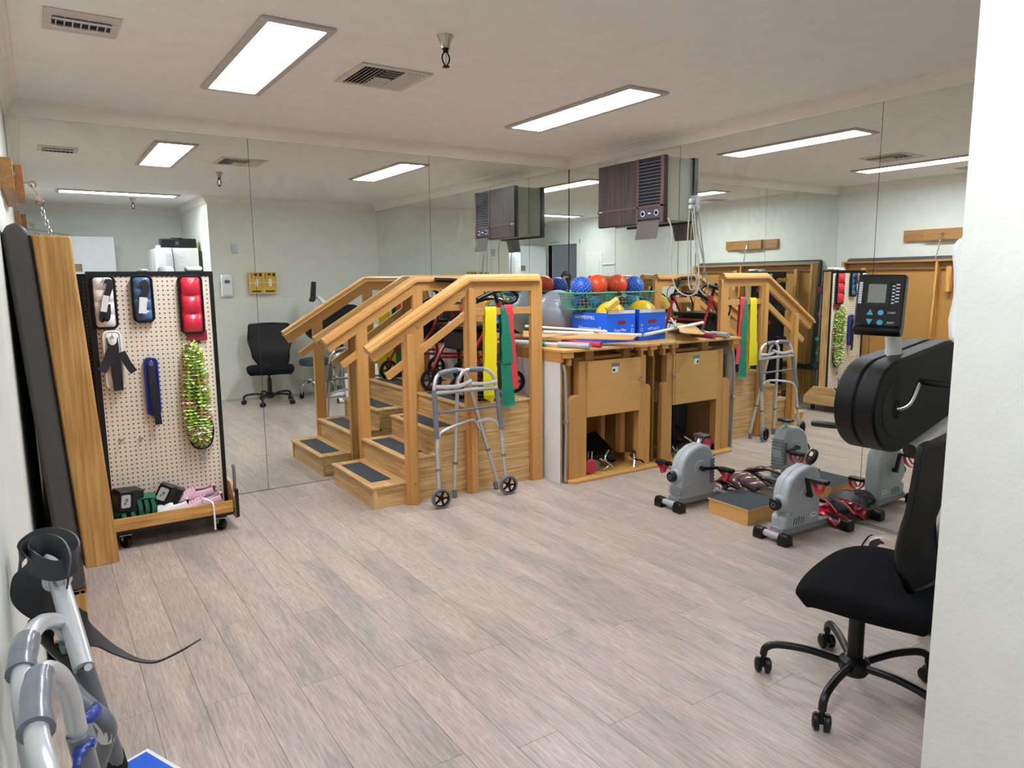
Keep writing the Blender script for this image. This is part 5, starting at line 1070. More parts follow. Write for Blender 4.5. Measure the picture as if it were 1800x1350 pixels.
        ds = MB().prism([(0.038*math.cos(a), 0.046*math.sin(a)) for a in [2*PI*k/24 for k in range(24)]], 'x', -0.013, 0.013).build('display', M_BLACK, t, bev=0.006)
        ds.location = (0.315, -0.002, 0.432); ds.rotation_euler = (0, 0.45, -0.45)
        MB().box((-0.0145, -0.020, 0.000), (-0.013, 0.012, 0.024)).build('screen', plain('lcd', 'c9cfc9', 0.25), ds)
        MB().cyl((-0.0135, -0.010, -0.014), (-0.017, -0.010, -0.014), 0.006, n=10).build('button', plain('red_button', '8f2d3d', 0.4), ds)
        MB().tube([(0.285, 0, 0.375), (0.30, 0, 0.40), (0.315, 0, 0.42)], 0.012, 8, 2).build('display_stem', M_BLACK, t)
    return t
exerciser('grey pedal exerciser with horizontal ribs, nearer the wooden bench', (3.270, -1.915, 0), -0.02, 1, (0.125, -0.012))
exerciser('grey pedal exerciser with black oval display, nearer the office chair', (3.318, -2.635, 0), -0.02, 2, (-0.035, 0.100))
sb = thing('step_block', 'low wooden step block with a black non-slip top between the two pedal exercisers', 'step', (3.56, -2.25, 0), -0.02)
MB().box((-0.145, -0.150, 0), (0.145, 0.150, 0.086)).build('box', M_PLY['Y'], sb, bev=0.002)
MB().box((-0.150, -0.155, 0.086), (0.150, 0.155, 0.096)).build('top_board', plain('ply_edge', 'c9a874', 0.6), sb)
MB().box((-0.147, -0.152, 0.096), (0.147, 0.152, 0.099)).build('grip_mat', M_TREAD, sb)
# ankle weights on the floor
def floor_weight(label, loc, rz, L, Wd, mat, rim, ry=0.0, rx=0.0, folds=5, h=0.03):
    t = thing('ankle_weight', label, 'ankle weight', loc, rz, 'ankle weights on the floor'); t.rotation_euler = (rx, ry, rz); N = folds*6
    vs = []; fs = []
    for i in range(N+1):
        u = i/N; x = (u-.5)*L; puff = h*(0.35+0.65*abs(math.sin(PI*u*folds))**0.6); arch = 0.045*math.sin(PI*u)
        for k in range(9):
            v = k/8; vs.append((x, (v-.5)*Wd, arch+puff*math.sin(PI*v)**0.5+0.004))
    for i in range(N):
        for k in range(8): a = i*9+k; fs.append((a, a+9, a+10, a+1))
    o = MB().add(vs, fs).build('pad', mat, t); sd = o.modifiers.new('thick', 'SOLIDIFY'); sd.thickness = 0.006
    for s in (-1, 1): MB().tube([((u/8-.5)*L, s*Wd/2, 0.045*math.sin(PI*u/8)+0.006) for u in range(9)], 0.004, 6, 2).build('edging', rim, t)
    MB().ribbon([(-L*0.5, 0, 0.01), (-L*0.55, 0.02, 0.03), (-L*0.35, 0.05, 0.06), (-L*0.1, 0.03, 0.065)], (0, 1, 0.2), 0.035, 0.003, 5).build('strap', M_STRAP, t)
    return t
M_VBR = plain('brown_vinyl', '6b4642', 0.3, coat=0.3); M_VT = plain('tan_vinyl', 'b5a294', 0.35, coat=0.2)
floor_weight('brown quilted ankle weight draped between the step block and the right mirror', (3.82, -2.02, 0.09), 1.3, 0.34, 0.17, M_VBR, M_BLKM, rx=-0.25)
floor_weight('brown ankle weight lying flat behind the ribbed pedal exerciser', (3.80, -1.86, 0.004), 0.2, 0.24, 0.14, M_VBR, M_BLKM, folds=4)
floor_weight('red ankle weight lying against the right mirror by the display pedal exerciser', (3.860, -2.60, 0.006), 1.45, 0.27, 0.15, M_VR, M_BLKM, folds=4)
floor_weight('black lined red ankle weight folded on top of the lower red one', (3.870, -2.62, 0.080), 1.3, 0.25, 0.13, plain('dark_lining', '1d2a30', 0.6), M_STR, folds=2, h=0.012, rx=0.2)
floor_weight('tan quilted ankle weight lying over the white base tube by the office chair', (3.47, -3.19, 0.075), 0.25, 0.30, 0.20, M_VT, M_BLKM, folds=3, rx=0.12)

# ================================================================ arm ergometer
eg = thing('arm_ergometer', 'black and white arm crank ergometer with display panel by the front wall', 'exercise machine', (3.05, -3.42, 0))
def hull(c1, r1, c2, r2, n=22):
    c1, c2 = Vector(c1), Vector(c2); d = c2-c1; L = d.length; th = math.atan2(d.y, d.x); al = math.acos((r1-r2)/L); pts = []
    a0 = th+al; a1 = th-al+2*PI
    for k in range(n+1): a = a0+(a1-a0)*k/n; pts.append((c1.x+r1*math.cos(a), c1.y+r1*math.sin(a)))
    a0, a1 = th-al, th+al
    for k in range(n+1): a = a0+(a1-a0)*k/n; pts.append((c2.x+r2*math.cos(a), c2.y+r2*math.sin(a)))
    return pts
M_ERG = plain('textured_black', '090b0e', 0.40, bump=0.35, bscale=350, spec=0.3)
C1, C2 = (2.885, 0.922), (3.255, 0.998)
for y0, y1 in ((-3.508, -3.425), (-3.421, -3.338)):
    MB().prism(hull(C1, 0.188, C2, 0.166), 'y', y0, y1).build('housing', M_ERG, eg, world=True, bev=0.010)
MB().prism(hull(C1, 0.182, C2, 0.160), 'y', -3.426, -3.420).build('seam', M_BLKM, eg, world=True)
MB().prism([(2.862+0.105*math.cos(2*PI*k/30), 0.920+0.115*math.sin(2*PI*k/30)) for k in range(30)], 'y', -3.5095, -3.508).build('disc_relief', plain('housing_face', '0c0f12', 0.35, spec=0.3), eg, world=True, bev=0.001)
MB().prism([(2.858+0.022*math.cos(2*PI*k/20), 0.912+0.040*math.sin(2*PI*k/20)) for k in range(20)], 'y', -3.511, -3.5085).build('crank_slot', plain('deep_black', '050506', 0.9), eg, world=True)
for s, pts, hp in ((-1, [(2.862, -3.50, 0.915), (2.872, -3.525, 0.918), (2.895, -3.545, 0.945), (2.940, -3.550, 1.020)], [(2.942, -3.548, 1.024), (2.946, -3.665, 1.018)]),
                   (1, [(2.862, -3.34, 0.915), (2.860, -3.315, 0.912), (2.850, -3.300, 0.885), (2.835, -3.292, 0.815)], [(2.835, -3.290, 0.812), (2.832, -3.165, 0.806)])):
    MB().tube(pts, 0.0085, 10, 4).build('crank_arm', M_CHROME, eg, world=True)
    MB().tube([hp[0], (Vector(hp[0])*0.5+Vector(hp[1])*0.5), hp[1]], [0.0135, 0.0155, 0.0155, 0.0155, 0.0145], 12, 3).build('hand_grip', M_BLACK, eg, world=True)
MB().tube([(3.10, -3.452, 0.700), (3.62, -3.452, 0.852)], 0.034, 20, 0).build('support_tube', M_WHITE, eg, world=True)
MB().cyl((3.098, -3.452, 0.6994), (3.094, -3.452, 0.6984), 0.031, n=20).build('end_cap', M_BLACK, eg, world=True)
MB().tube([(3.60, -3.43, 0.90), (3.58, -3.42, 0.45), (3.56, -3.41, 0.06)], 0.034, 16, 3).build('column', M_WHITE, eg, world=True)
for y in (-3.18, -3.66):
    MB().cyl((2.98, y, 0.030), (3.70, y, 0.030), 0.029, n=18).build('base_tube', M_WHITE, eg, world=True)
    MB().cyl((2.972, y, 0.030), (2.98, y, 0.030), 0.030, n=18).build('end_cap', M_BLACK, eg, world=True)
MB().cyl((3.56, -3.66, 0.035), (3.56, -3.18, 0.035), 0.026, n=16).build('base_tube', M_WHITE, eg, world=True)
MB().box((2.905, -3.475, 1.095), (3.005, -3.385, 1.102), Matrix.Translation((2.955, 0, 1.098)) @ Matrix.Rotation(-0.24, 4, 'Y') @ Matrix.Translation((-2.955, 0, -1.098))).build('mount_plate', M_WHITE, eg, world=True)
for dx, dy in ((-.035, -.035), (.035, -.035), (-.035, .03), (.035, .03)): MB().cyl((2.955+dx, -3.43+dy, 1.10+dx*0.24), (2.955+dx, -3.43+dy, 1.108+dx*0.24), 0.007, n=8).build('screw', M_BLKM, eg, world=True)
MB().tube([(2.955, -3.43, 1.10), (2.950, -3.43, 1.16), (2.925, -3.435, 1.215), (2.870, -3.445, 1.265)], [0.031, 0.030, 0.028, 0.024], 16, 5).build('neck', M_WHITE, eg, world=True)
dp = MB()
prof_d = [(-0.028, -0.113), (-0.040, -0.100), (-0.036, -0.088), (-0.022, -0.080), (-0.020, 0.118), (0.036, 0.118), (0.042, -0.09), (0.026, -0.118), (-0.012, -0.120)]
dp.prism(prof_d, 'x', -0.085, 0.085)      # local: x across, y depth (front is -y), z up
ds = dp.build('display_unit', M_BLACK, eg, bev=0.006)
# front normal should point along (-0.95,-0.31) with a slight upward tilt
ds.location = Vector((2.815, -3.440, 1.322))-eg.location; ds.rotation_euler = (-0.10, 0.02, math.atan2(-0.31, -0.95)+PI/2)
MB().box((-0.052, -0.0245, -0.010), (0.034, -0.0215, 0.092)).build('screen_bezel', plain('glossy_black', '08090b', 0.15), ds)
MB().box((-0.042, -0.0255, 0.008), (0.022, -0.0245, 0.080)).build('screen', plain('lcd_grey', '8d968f', 0.2), ds)
M_BTN = plain('cyan_button', '4fb7d6', 0.4)
MB().prism([(-0.040, -0.040), (-0.016, -0.040), (-0.028, -0.018)], 'y', -0.0265, -0.023).build('arrow_button', M_BTN, ds)
MB().prism([(-0.040, -0.056), (-0.016, -0.056), (-0.028, -0.078)], 'y', -0.0265, -0.023).build('arrow_button', M_BTN, ds)
for z in (-0.030, -0.068): MB().cyl((0.010, -0.022, z), (0.010, -0.0265, z), 0.0105, n=16).build('round_button', M_BTN, ds)
mk = MB()
for k in range(9): mk.box((-0.076, -0.0235, 0.004+k*0.0095), (-0.064, -0.0215, 0.0115+k*0.0095))
for k in range(6):
    mk.box((0.042, -0.0235, 0.006+k*0.013), (0.052, -0.0215, 0.0105+k*0.013)); mk.box((0.055, -0.0235, 0.012+k*0.013), (0.068, -0.0215, 0.0165+k*0.013))
mk.build('scale_marking', TW, ds)
text('START', 0.010, TW, 'print', ds, (0.048, -0.0235, -0.030), (PI/2, 0, 0)); text('RESET', 0.010, TW, 'print', ds, (0.048, -0.0235, -0.068), (PI/2, 0, 0))

# ================================================================ office chair
oc = thing('office_chair', 'black armless office chair with mesh backrest and five caster base', 'chair', (2.325, -3.705, 0), 0.243)
M_MESH = plain('chair_mesh', '191a1d', 0.8, bump=0.8, bscale=700)
def seat_surface():
    vs, fs = [], []; N, K = 16, 16
    for i in range(N+1):
        for k in range(K+1):
            u, v = 2*i/N-1, 2*k/K-1
            e = 0.20; x = u*math.sqrt(max(0, 1-e*v*v))*0.278; y = v*math.sqrt(max(0, 1-e*u*u))*0.250
            z = 0.448-0.020*max(0, v)**3*1.4-0.018*abs(u)**4-0.012*abs(v)**6+0.006*(u*u)
            vs.append((x+0.022, y*(0.84 if y > 0 else 1)-0.045, z))
    for i in range(N):
        for k in range(K): a = i*(K+1)+k; fs.append((a, a+K+1, a+K+2, a+1))
    return vs, fs
vs, fs = seat_surface(); o = MB().add(vs, fs).build('seat', M_FABRIC, oc); sd = o.modifiers.new('thick', 'SOLIDIFY'); sd.thickness = 0.074; sd.offset = -1; bv = o.modifiers.new('round', 'BEVEL'); bv.width = 0.018; bv.segments = 3; bv.limit_method = 'ANGLE'; bv.angle_limit = math.radians(50)
# backrest: curved mesh in a frame, local -y side
def back_pt(u, v):   # u -1..1 across, v 0..1 up
    w = 0.215+0.030*math.sin(PI*v*0.9+0.3)-0.035*math.exp(-((v-0.30)/0.18)**2)+0.01*v
    w *= 0.72+0.28*min(1, v/0.22); x = u*w+0.03*max(0, 0.22-v)/0.22; y = -0.190+0.035*u*u+0.030*math.exp(-((v-0.28)/0.22)**2)-0.03*max(0, v-0.55)
    z = 0.440+0.505*v-0.012*u*u*(1 if v > 0.5 else -0.5); return (x+0.035, y-0.030, z)
vs, fs = [], []; N, K = 14, 20
for i in range(N+1):
    for k in range(K+1): vs.append(back_pt(2*i/N-1, k/K))
for i in range(N):
    for k in range(K): a = i*(K+1)+k; fs.append((a, a+K+1, a+K+2, a+1))
def mesh_fabric():
    m = bpy.data.materials.new('open_mesh'); m.use_nodes = True; nt = m.node_tree; b_ = nt.nodes['Principled BSDF']; b_.inputs['Base Color'].default_value = lin('16171a'); b_.inputs['Roughness'].default_value = 0.7
    N_ = nt.nodes.new; L_ = nt.links.new; tc = N_('ShaderNodeTexCoord'); sp = N_('ShaderNodeSeparateXYZ'); L_(tc.outputs['Object'], sp.inputs[0]); o_ = []
    for a in ('X', 'Z'):
        d = N_('ShaderNodeMath'); d.operation = 'PINGPONG'; d.inputs[1].default_value = 0.0012; L_(sp.outputs[a], d.inputs[0]); g = N_('ShaderNodeMath'); g.operation = 'GREATER_THAN'; g.inputs[1].default_value = 0.00108; L_(d.outputs[0], g.inputs[0]); o_.append(g)
    mu = N_('ShaderNodeMath'); mu.operation = 'MULTIPLY'; L_(o_[0].outputs[0], mu.inputs[0]); L_(o_[1].outputs[0], mu.inputs[1])
    iv = N_('ShaderNodeMath'); iv.operation = 'SUBTRACT'; iv.inputs[0].default_value = 1.0; L_(mu.outputs[0], iv.inputs[1]); L_(iv.outputs[0], b_.inputs['Alpha']); return m
o = MB().add(vs, fs).build('backrest_mesh', mesh_fabric(), oc)
edge = [back_pt(1, k/10) for k in range(11)]+[back_pt(1-2*k/8, 1) for k in range(1, 9)]+[back_pt(-1, 1-k/10) for k in range(1, 11)]+[back_pt(-1+2*k/8, 0) for k in range(1, 8)]
MB().tube(edge, 0.012, 8, 2, closed=True).build('backrest_frame', M_BLACK, oc)
MB().tube([(0, -0.05, 0.405), (0, -0.22, 0.405), (0.04, -0.275, 0.44), (0.045, -0.270, 0.55)], 0.016, 8, 4, flat=0.6).build('back_support', M_BLACK, oc)
MB().box((-0.09, -0.11, 0.385), (0.09, 0.09, 0.415)).build('seat_plate', M_BLACK, oc, bev=0.005)
MB().cyl((0, 0, 0.11), (0, 0, 0.30), 0.026, n=18).cyl((0, 0, 0.30), (0, 0, 0.40), 0.014, n=14).build('gas_lift', M_BLACK, oc)
MB().tube([(0.05, 0, 0.395), (0.16, -0.03, 0.385), (0.235, -0.04, 0.35)], 0.006, 8, 3).cyl((0.215, -0.04, 0.358), (0.25, -0.042, 0.342), 0.010, n=8).build('height_lever', M_BLACK, oc)
MB().lathe([(0.0, 0.06), (0.040, 0.065), (0.052, 0.085), (0.050, 0.115), (0.032, 0.130), (0, 0.130)], (0, 0, 0), (0, 0, 1), 24).build('hub', M_BLACK, oc)
for k in range(5):
    a = 2*PI*k/5+0.62; d = Vector((math.cos(a), math.sin(a), 0)); q = Vector((-d.y, d.x, 0))
    MB().tube([d*0.035+V(0, 0, .100), d*0.15+V(0, 0, .118), d*0.25+V(0, 0, .115), d*0.292+V(0, 0, .095), d*0.300+V(0, 0, .066)], 0.0135, 10, 5).build('leg', M_BLACK, oc)
    c = d*0.300; r_ = random.Random(k).random()*2; e = Vector((math.cos(a+r_), math.sin(a+r_), 0)); m = MB()
    for s in (-1, 1): m.lathe([(0, s*0.006), (0.024, s*0.006), (0.027, s*0.010), (0.027, s*0.022), (0.020, s*0.028), (0, s*0.030)], c+V(0, 0, 0.027), e, 18)
    m.cyl(c+V(0, 0, 0.027)-e*0.02, c+V(0, 0, 0.027)+e*0.02, 0.010, n=8); m.cyl(c+V(0, 0, .030), c+V(0, 0, .068), 0.009, n=8)
    m.build('caster', M_BLACK, oc)

# ================================================================ stool and bin by the front wall (seen in the mirror)
so = thing('rolling_stool', 'round slate blue padded stool with chrome ring and casters by the front wall', 'stool', (2.945, -3.86, 0), 0.3)
MB().lathe([(0, 0.405), (0.185, 0.405), (0.196, 0.415), (0.198, 0.445), (0.190, 0.478), (0.150, 0.490), (0, 0.490)], n=36).build('seat', plain('slate_vinyl', '34495c', 0.4), so)
MB().cyl((0, 0, 0.12), (0, 0, 0.40), 0.024, n=16).cyl((0, 0, 0.10), (0, 0, 0.16), 0.045, n=16).build('column', M_CHROME, so)
MB().tube([(0.16*math.cos(2*PI*k/20), 0.16*math.sin(2*PI*k/20), 0.20) for k in range(20)], 0.010, 8, 0, closed=True).build('foot_ring', M_CHROME, so)
for k in range(5):
    a = 2*PI*k/5; d = Vector((math.cos(a), math.sin(a), 0))
    MB().tube([d*0.03+V(0, 0, .14), d*0.13+V(0, 0, .19), d*0.205+V(0, 0, .165), d*0.225+V(0, 0, .060)], 0.011, 10, 5).build('leg', M_CHROME, so)
    m = MB(); e = Vector((-d.y, d.x, 0)); c = d*0.225+V(0, 0, 0.025)
    m.cyl(c-e*0.012, c+e*0.012, 0.025, n=16); m.cyl(c, c+V(0, 0, 0.04), 0.010, n=8); m.build('caster', M_BLACK, so)
bn = thing('waste_bin', 'slim chrome waste bin by the front wall behind the ergometer', 'bin', (3.29, -4.03, 0))
MB().lathe([(0.088, 0), (0.090, 0.01), (0.090, 0.60), (0.084, 0.61)], n=32).build('body', M_CHROME, bn)
MB().lathe([(0.092, 0.60), (0.092, 0.625), (0.070, 0.65), (0, 0.655)], n=32).build('lid', M_BLACK, bn)
ws_ = thing('air_purifier', 'small white rounded appliance on the floor behind the office chair', 'appliance', (3.28, -3.545, 0.0), 0.2)
MB().prism(rr_poly(-0.07, -0.05, 0.07, 0.05, 0.03), 'z', 0.0, 0.30).build('body', M_WHITE, ws_, bev=0.012)
MB().box((-0.02, -0.0515, 0.20), (0.01, -0.050, 0.235)).build('label', M_GREYD, ws_)

# ================================================================ front wall fittings
dsn = thing('soap_dispenser', 'white wall soap dispenser with an oval dark emblem on the front wall', 'dispenser', (2.005, F, 1.395))
MB().prism([(0.0, -0.13), (0.050, -0.128), (0.062, -0.115), (0.066, -0.07), (0.058, -0.01), (0.062, 0.05), (0.070, 0.10), (0.060, 0.128), (0.035, 0.137), (0, 0.137)], 'x', -0.066, 0.066,
    Matrix(((1, 0, 0, 0), (0, 1, 0, 0), (0, 0, 1, 0), (0, 0, 0, 1)))).build('body', M_WHITE, dsn, bev=0.014)
MB().prism([(0.034*math.cos(2*PI*k/20), 0.022*math.sin(2*PI*k/20)+0.055) for k in range(20)], 'y', 0.062, 0.070).build('emblem', plain('emblem_grey', '4f6570', 0.4), dsn)
MB().box((-0.067, 0.012, -0.02), (-0.0655, 0.030, 0.055)).build('level_window', plain('window_dark', '3c4044', 0.3), dsn)
for x in (-0.03, 0, 0.03): MB().box((x-0.002, 0.055, -0.12), (x+0.002, 0.066, -0.105)).build('slot', M_GREYD, dsn)
gh = thing('glove_box_holder', 'white wire rack holding two yellow glove cartons on the front wall', 'rack', (2.42, F, 1.435))
m = MB()
for z in (-0.13, 0.0, 0.128): m.tube([(-0.165, 0.0, z), (-0.165, 0.105, z), (0.165, 0.105, z), (0.165, 0.0, z)], 0.003, 6, 0)
for x in (-0.165, 0.0, 0.165): m.tube([(x, 0.105, -0.13), (x, 0.105, 0.128)], 0.003, 6, 0)
m.build('wire_frame', M_WHITE, gh)
for x, lab in ((-0.081, 'left'), (0.081, 'right')):
    g_ = thing('glove_carton', 'yellow glove carton in the wall rack, %s the soap dispenser' % ('nearer' if x < 0 else 'farther from'), 'box', (2.42+x, F+0.05, 1.435), group='glove cartons in the rack')
    MB().box((-0.077, -0.045, -0.125), (0.077, 0.045, 0.125)).build('carton', plain('glove_yellow', 'd9ae2e', 0.5, mottle=0.12), g_)
    MB().prism([(0.022*math.cos(2*PI*k/20), 0.050*math.sin(2*PI*k/20)) for k in range(20)], 'y', 0.045, 0.047).build('opening', plain('glove_white', 'e8e8e2', 0.8), g_)
    pr = MB(); pr.box((0.03, 0.045, 0.075), (0.065, 0.0465, 0.115)); pr.box((-0.06, 0.045, -0.115), (0.05, 0.0465, -0.095)); pr.box((-0.060, 0.045, 0.06), (-0.052, 0.0465, 0.11)); pr.box((-0.03, 0.045, 0.085), (0.015, 0.0465, 0.110)); pr.build('print', plain('carton_print', '3a3226', 0.6), g_)
outlet((0, 1), (2.112, F, 0.667), 'white outlet low on the front wall beside the office chair')
outlet((0, 1), (3.092, F, 1.142), 'white outlet on the front wall behind the ergometer display')
outlet((0, 1), (2.126, F, 1.844), 'grey steel outlet high on the front wall above the soap dispenser', mat=plain('grey_plate', 'a3abae', 0.35, 0.6))
t = thing('blank_plate', 'blank white wall plate low on the front wall behind the office chair back', 'wall plate', (2.673, F, 0.523)); MB().box((-0.05, 0, -0.055), (0.05, 0.005, 0.055)).build('plate', M_WHITE, t, bev=0.002)
# ================================================================ behind the camera (seen in the mirrors)
fr = thing('storage_cabinet', 'tall white cabinet with a printed sheet on its side beside the doorway', 'cabinet', (1.59, -4.93, 0))
MB().box((1.335, -5.25, 0.03), (1.800, -4.62, 1.862)).build('body', plain('cabinet_white', 'e3e6e6', 0.4), fr, world=True, bev=0.006)
for y0, y1 in ((-5.24, -4.945), (-4.935, -4.63)): 
    dr = MB().box((1.316, y0, 0.05), (1.335, y1, 1.850)).build('door', MATS['cabinet_white'], fr, world=True, bev=0.004)
    MB().box((1.311, y0+0.05, 1.0), (1.316, y0+0.065, 1.15)).build('handle', M_STEEL, dr, world=True)
sh = MB().box((1.42, -4.620, 1.50), (1.66, -4.618, 1.82)).build('notice_sheet', M_TAG, fr, world=True, label='white printed notice taped to the side')
m = MB()
for k in range(13): m.box((1.435, -4.618, 1.525+k*0.021), (1.64-(k*37 % 5)*0.014, -4.6175, 1.530+k*0.021))
m.build('print', plain('print_grey', '9aa0a6', 0.8), sh, world=True)
rd = thing('radio', 'black portable radio with a raised aerial on top of the white cabinet', 'radio', (1.60, -4.76, 1.862))
MB().box((-0.205, -0.09, 0.008), (0.195, 0.09, 0.118)).build('body', M_BLACK, rd, bev=0.012)
MB().box((-0.05, 0.090, 0.03), (0.0, 0.093, 0.09)).build('control_panel', plain('radio_panel', '2a2d33', 0.3), rd)
MB().lathe([(0.010, 0), (0.013, 0), (0.013, 0.002), (0.010, 0.002), (0.010, 0)], (-0.025, 0.093, 0.06), (0, 1, 0), 16).build('dial', M_STEEL, rd)
MB().box((-0.08, -0.02, 0.118), (0.05, 0.02, 0.130)).build('handle', M_BLACK, rd, bev=0.004)
MB().tube([(1.50, -4.67, 1.88), (1.50, -4.61, 1.88), (1.512, -4.612, 1.70), (1.515, -4.612, 1.45)], 0.004, 6, 3).build('power_cord', M_BLACK, rd, world=True)
MB().cyl((-0.13, -0.06, 0.118), (-0.235, -0.06, 0.262), 0.0022, n=6).sphere((-0.235, -0.06, 0.264), 0.005, 8, 6).build('aerial', M_CHROME, rd)
for k, (x, col, h, cc) in enumerate(((1.345, 'white cap', 0.05, 'e6e6e2'),)):
    o = MB().box((1.345, -4.80, 1.862), (1.395, -4.70, 1.895)).build('tape_dispenser', plain('pale_thing', 'cfd3d6', 0.4), None, bev=0.01); solo(o, 'small pale tape dispenser at the left of the radio on the cabinet', 'dispenser')
o = MB().cyl((1.813, -4.70, 1.862), (1.813, -4.70, 1.930), 0.014, n=12).build('bottle', plain('yellow_plastic', 'd9b93c', 0.4), None); o.location.x = -0.012; solo(o, 'small yellow bottle beside the radio on the white cabinet', 'bottle')
o = MB().box((1.803, -4.95, 0.0), (1.845, -4.66, 1.83)).build('crate_stack', plain('dark_board', '3b4136', 0.7), None); solo(o, 'tall dark board leaning between the white cabinet and the side wall', 'board')
# open door leaf
dl = thing('door_1', 'white door standing open into the room with a small brown sign', 'door', (0.06, -5.66, 0)); del dl['category']; del dl['label']; dl['kind'] = 'structure'
MB().box((0.060, -5.705, 0.01), (0.985, -5.660, 2.035)).build('leaf', plain('door_white', 'e2e6e8', 0.45), dl, world=True, bev=0.003)
sg = MB().box((0.515, -5.660, 1.595), (0.605, -5.655, 1.690)).build('sign_plate', plain('sign_brown', '7a6049', 0.5), dl, world=True)
m = MB()
for k in range(4): m.box((0.525, -5.655, 1.607+k*0.021), (0.595-(k % 2)*0.012, -5.6545, 1.612+k*0.021))
m.build('print', plain('sign_print', 'd6c9b4', 0.6), sg, world=True)
MB().cyl((0.92, -5.66, 1.0), (0.92, -5.62, 1.0), 0.010, n=10).tube([(0.92, -5.615, 1.0), (0.82, -5.615, 1.0)], 0.010, 8, 0).build('handle', M_STEEL, dl, world=True)
MB().tube([(0.50, -5.70, 2.045), (0.26, -5.50, 2.075), (0.02, -5.30, 2.090)], 0.008, 8, 0).box((0.40, -5.715, 1.99), (0.62, -5.665, 2.03)).build('closer_arm', M_STEEL, dl, world=True)
# door frame in the left wall
df = MB()
df.box((-0.135, -4.886, 0), (LX(-4.9)+0.012, -4.872, DH+0.012)); df.box((-0.135, -5.734, 0), (LX(-5.7)+0.012, -5.720, DH+0.012)); df.box((-0.135, -5.734, DH), (LX(-5.7)+0.012, -4.872, DH+0.012))
struct(df.build('trim_7', M_TRIM))
cs = MB(); a = LX(-4.8)
cs.box((a-0.002, -4.886, 0), (a+0.014, -4.815, DH+0.07)); cs.box((a-0.012, -5.79, 0), (a+0.008, -5.72, DH+0.07)); cs.box((a-0.010, -5.79, DH), (a+0.012, -4.815, DH+0.07))
struct(cs.build('trim_8', plain('casing_white', 'e6e6e2', 0.5)))
# recessed access panel on the left wall near the doorway
ap = thing('access_panel', 'white framed access panel on the left wall beside the doorway', 'panel', (LX(-4.4), -4.43, 1.45))
MB().box((-0.002, -0.21, -0.42), (0.012, 0.21, 0.43)).build('frame', plain('panel_white', 'e9ebe4', 0.6), ap, bev=0.004)
MB().box((0.012, -0.15, -0.36), (0.020, 0.15, 0.31)).build('cover', MATS['panel_white'], ap, bev=0.004)
hr = MB().box((LX(-4.0)-0.01, -4.20, 1.672), (LX(-4.0)+0.02, -3.90, 1.690)).build('coat_rail', MATS['panel_white'], None); solo(hr, 'short white rail on the left wall between the access panel and the walkers', 'rail')

# ---------------------------------------------------------------- the photographer in the doorway, seen only in the mirrored corner
pe = thing('person', 'person with dark hair and dark top standing in the doorway holding up a phone', 'person', (-0.12, -5.30, 0), 0)
fdir = Vector((FW.x, FW.y, 0)).normalized(); sdir = Vector((fdir.y, -fdir.x, 0))
def skin_fig(name, joints, edges, mat, sub=2):
    me = bpy.data.meshes.new(name); me.from_pydata([j[0] for j in joints], edges, []); me.update(); o = bpy.data.objects.new(name, me); COL.objects.link(o)
    sk = o.modifiers.new('skin', 'SKIN'); sk.use_smooth_shade = True
    for i, j in enumerate(joints): me.skin_vertices[0].data[i].radius = j[1] if isinstance(j[1], tuple) else (j[1], j[1])
    me.skin_vertices[0].data[0].use_root = True
    ss = o.modifiers.new('sub', 'SUBSURF'); ss.levels = sub; ss.render_levels = sub
    me.materials.append(mat); o.parent = pe; return o
def L3(f, s, z): return fdir*f+sdir*s+Vector((0, 0, z))
M_SKIN = plain('skin', 'c08a6c', 0.55); M_SHIRT = plain('navy_shirt', '2b3a48', 0.85); M_PANT = plain('dark_trousers', '24262c', 0.85); M_HAIR = plain('dark_hair', '2a2626', 0.6)
J = [(L3(0, 0, .84), (.13, .10)), (L3(0, 0, 1.02), (.11, .085)), (L3(-.01, 0, 1.20), (.13, .095)), (L3(-.01, 0, 1.30), (.06, .055)), (L3(.0, 0, 1.37), .042),
     (L3(-.01, -.15, 1.27), .048), (L3(.05, -.20, 1.08), .038), (L3(.20, -.10, 1.26), .030), (L3(.24, -.06, 1.32), .026),
     (L3(-.01, .15, 1.27), .048), (L3(.05, .20, 1.08), .038), (L3(.20, .10, 1.26), .030), (L3(.24, .06, 1.32), .026),
     (L3(0, -.09, .76), .085), (L3(.01, -.10, .45), .058), (L3(0, -.11, .09), .040), (L3(.09, -.12, .045), .036),
     (L3(0, .09, .76), .085), (L3(.01, .10, .45), .058), (L3(0, .11, .09), .040), (L3(.09, .12, .045), .036)]
E_ = [(0,1),(1,2),(2,3),(3,4),(2,5),(5,6),(6,7),(7,8),(2,9),(9,10),(10,11),(11,12),(0,13),(13,14),(14,15),(15,16),(0,17),(17,18),(18,19),(19,20)]
skin_fig('body', J, E_, M_SHIRT)
tr = [(Vector(J[i][0]), (tuple(k*1.12 for k in J[i][1]) if isinstance(J[i][1], tuple) else J[i][1]*1.15)) for i in (0, 13, 14, 15, 17, 18, 19)]
skin_fig('trousers', [(tuple(a), b) for a, b in tr], [(0,1),(1,2),(2,3),(0,4),(4,5),(5,6)], M_PANT)
hd = MB().sphere((0, 0, 0), 0.1, 24, 16, (0.80, 0.95, 1.12)).build('head', M_SKIN, pe); hd.location = L3(.03, 0, 1.455); hd.rotation_euler = (0, 0, math.atan2(fdir.y, fdir.x)-PI/2)
MB().add([(-0.012, .090, -.005), (.012, .090, -.005), (0, .115, -.020), (0, .088, .03)], [(0,1,2),(0,2,3),(1,3,2)]).build('nose', M_SKIN, hd)
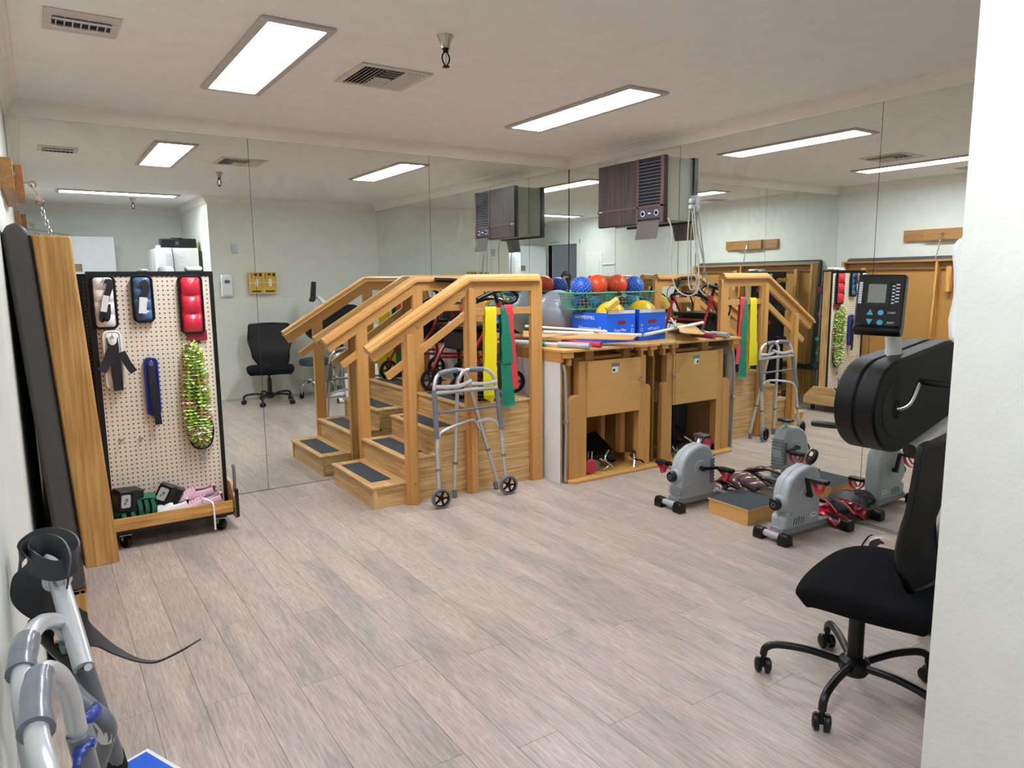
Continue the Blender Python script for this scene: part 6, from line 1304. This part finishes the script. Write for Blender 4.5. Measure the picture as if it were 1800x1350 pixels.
for s in (-1, 1):
    MB().sphere((s*0.032, .082, .012), 0.012, 10, 8, (1, .5, .6)).build('eye', M_WHITE, hd); MB().sphere((s*0.079, 0, -.005), 0.02, 10, 8, (.4, .8, 1.3)).build('ear', M_SKIN, hd)
MB().box((-0.022, .085, -.052), (.022, .091, -.045)).build('mouth', plain('lips', '9b5a50', 0.5), hd)
vs = []; hm = MB().sphere((0, -0.014, 0.016), 0.108, 24, 16, (0.86, 0.98, 1.10))
hm.f = [f for f in hm.f if not all(hm.v[i][1] > 0.045 and hm.v[i][2] < 0.055 for i in f) and not all(hm.v[i][2] < -0.085 for i in f)]
hm.build('hair', M_HAIR, hd)
for s in (-1, 1):   # hands with five fingers gripping the phone edges
    b = L3(.245, s*.060, 1.335); hh = [(tuple(b), .024), (tuple(b+L3(.02, s*.0, .045)), (.022, .014))]
    root = b+L3(.02, 0, .045)
    ed = [(0, 1)]
    for k in range(4):
        q0 = root+L3(.012, s*.010, -.018+k*.014); q1 = root+L3(.035, s*.022, -.016+k*.015); q2 = root+L3(.052, s*.006, -.015+k*.015); n0 = len(hh)
        hh += [(tuple(q0), .0085), (tuple(q1), .008), (tuple(q2), .007)]; ed += [(1, n0), (n0, n0+1), (n0+1, n0+2)]
    n0 = len(hh); hh += [(tuple(root+L3(.0, -s*.014, .010)), .010), (tuple(root+L3(.02, -s*.018, .034)), .0085)]; ed += [(1, n0), (n0, n0+1)]
    skin_fig('hand', hh, ed, M_SKIN, 1)
ph = MB().box((-0.040, -0.004, -0.080), (0.040, 0.004, 0.080)).build('phone', M_BLACK, None, bev=0.003)
ph.location = CAM-FW*0.03-UP*0.05+RT*0.02
ph.rotation_euler = (0, 0, math.atan2(FW.y, FW.x)-PI/2); solo(ph, 'black phone held up by the person in the doorway', 'phone')

# fill lamp added to brighten the corridor beyond the doorway, fixture not seen
cl = thing('ceiling_light', 'added fill light, an unseen fixture brightening the corridor outside the doorway', 'ceiling light', (-0.75, -5.2, HC))
MB().box((-0.30, -0.15, -0.012), (0.30, 0.15, 0)).build('frame', M_LFR, cl, bev=0.003); MB().box((-0.27, -0.12, -0.016), (0.27, 0.12, -0.012)).build('diffuser', emis('corridor_fill', 'f0f4ff', 30.0), cl)
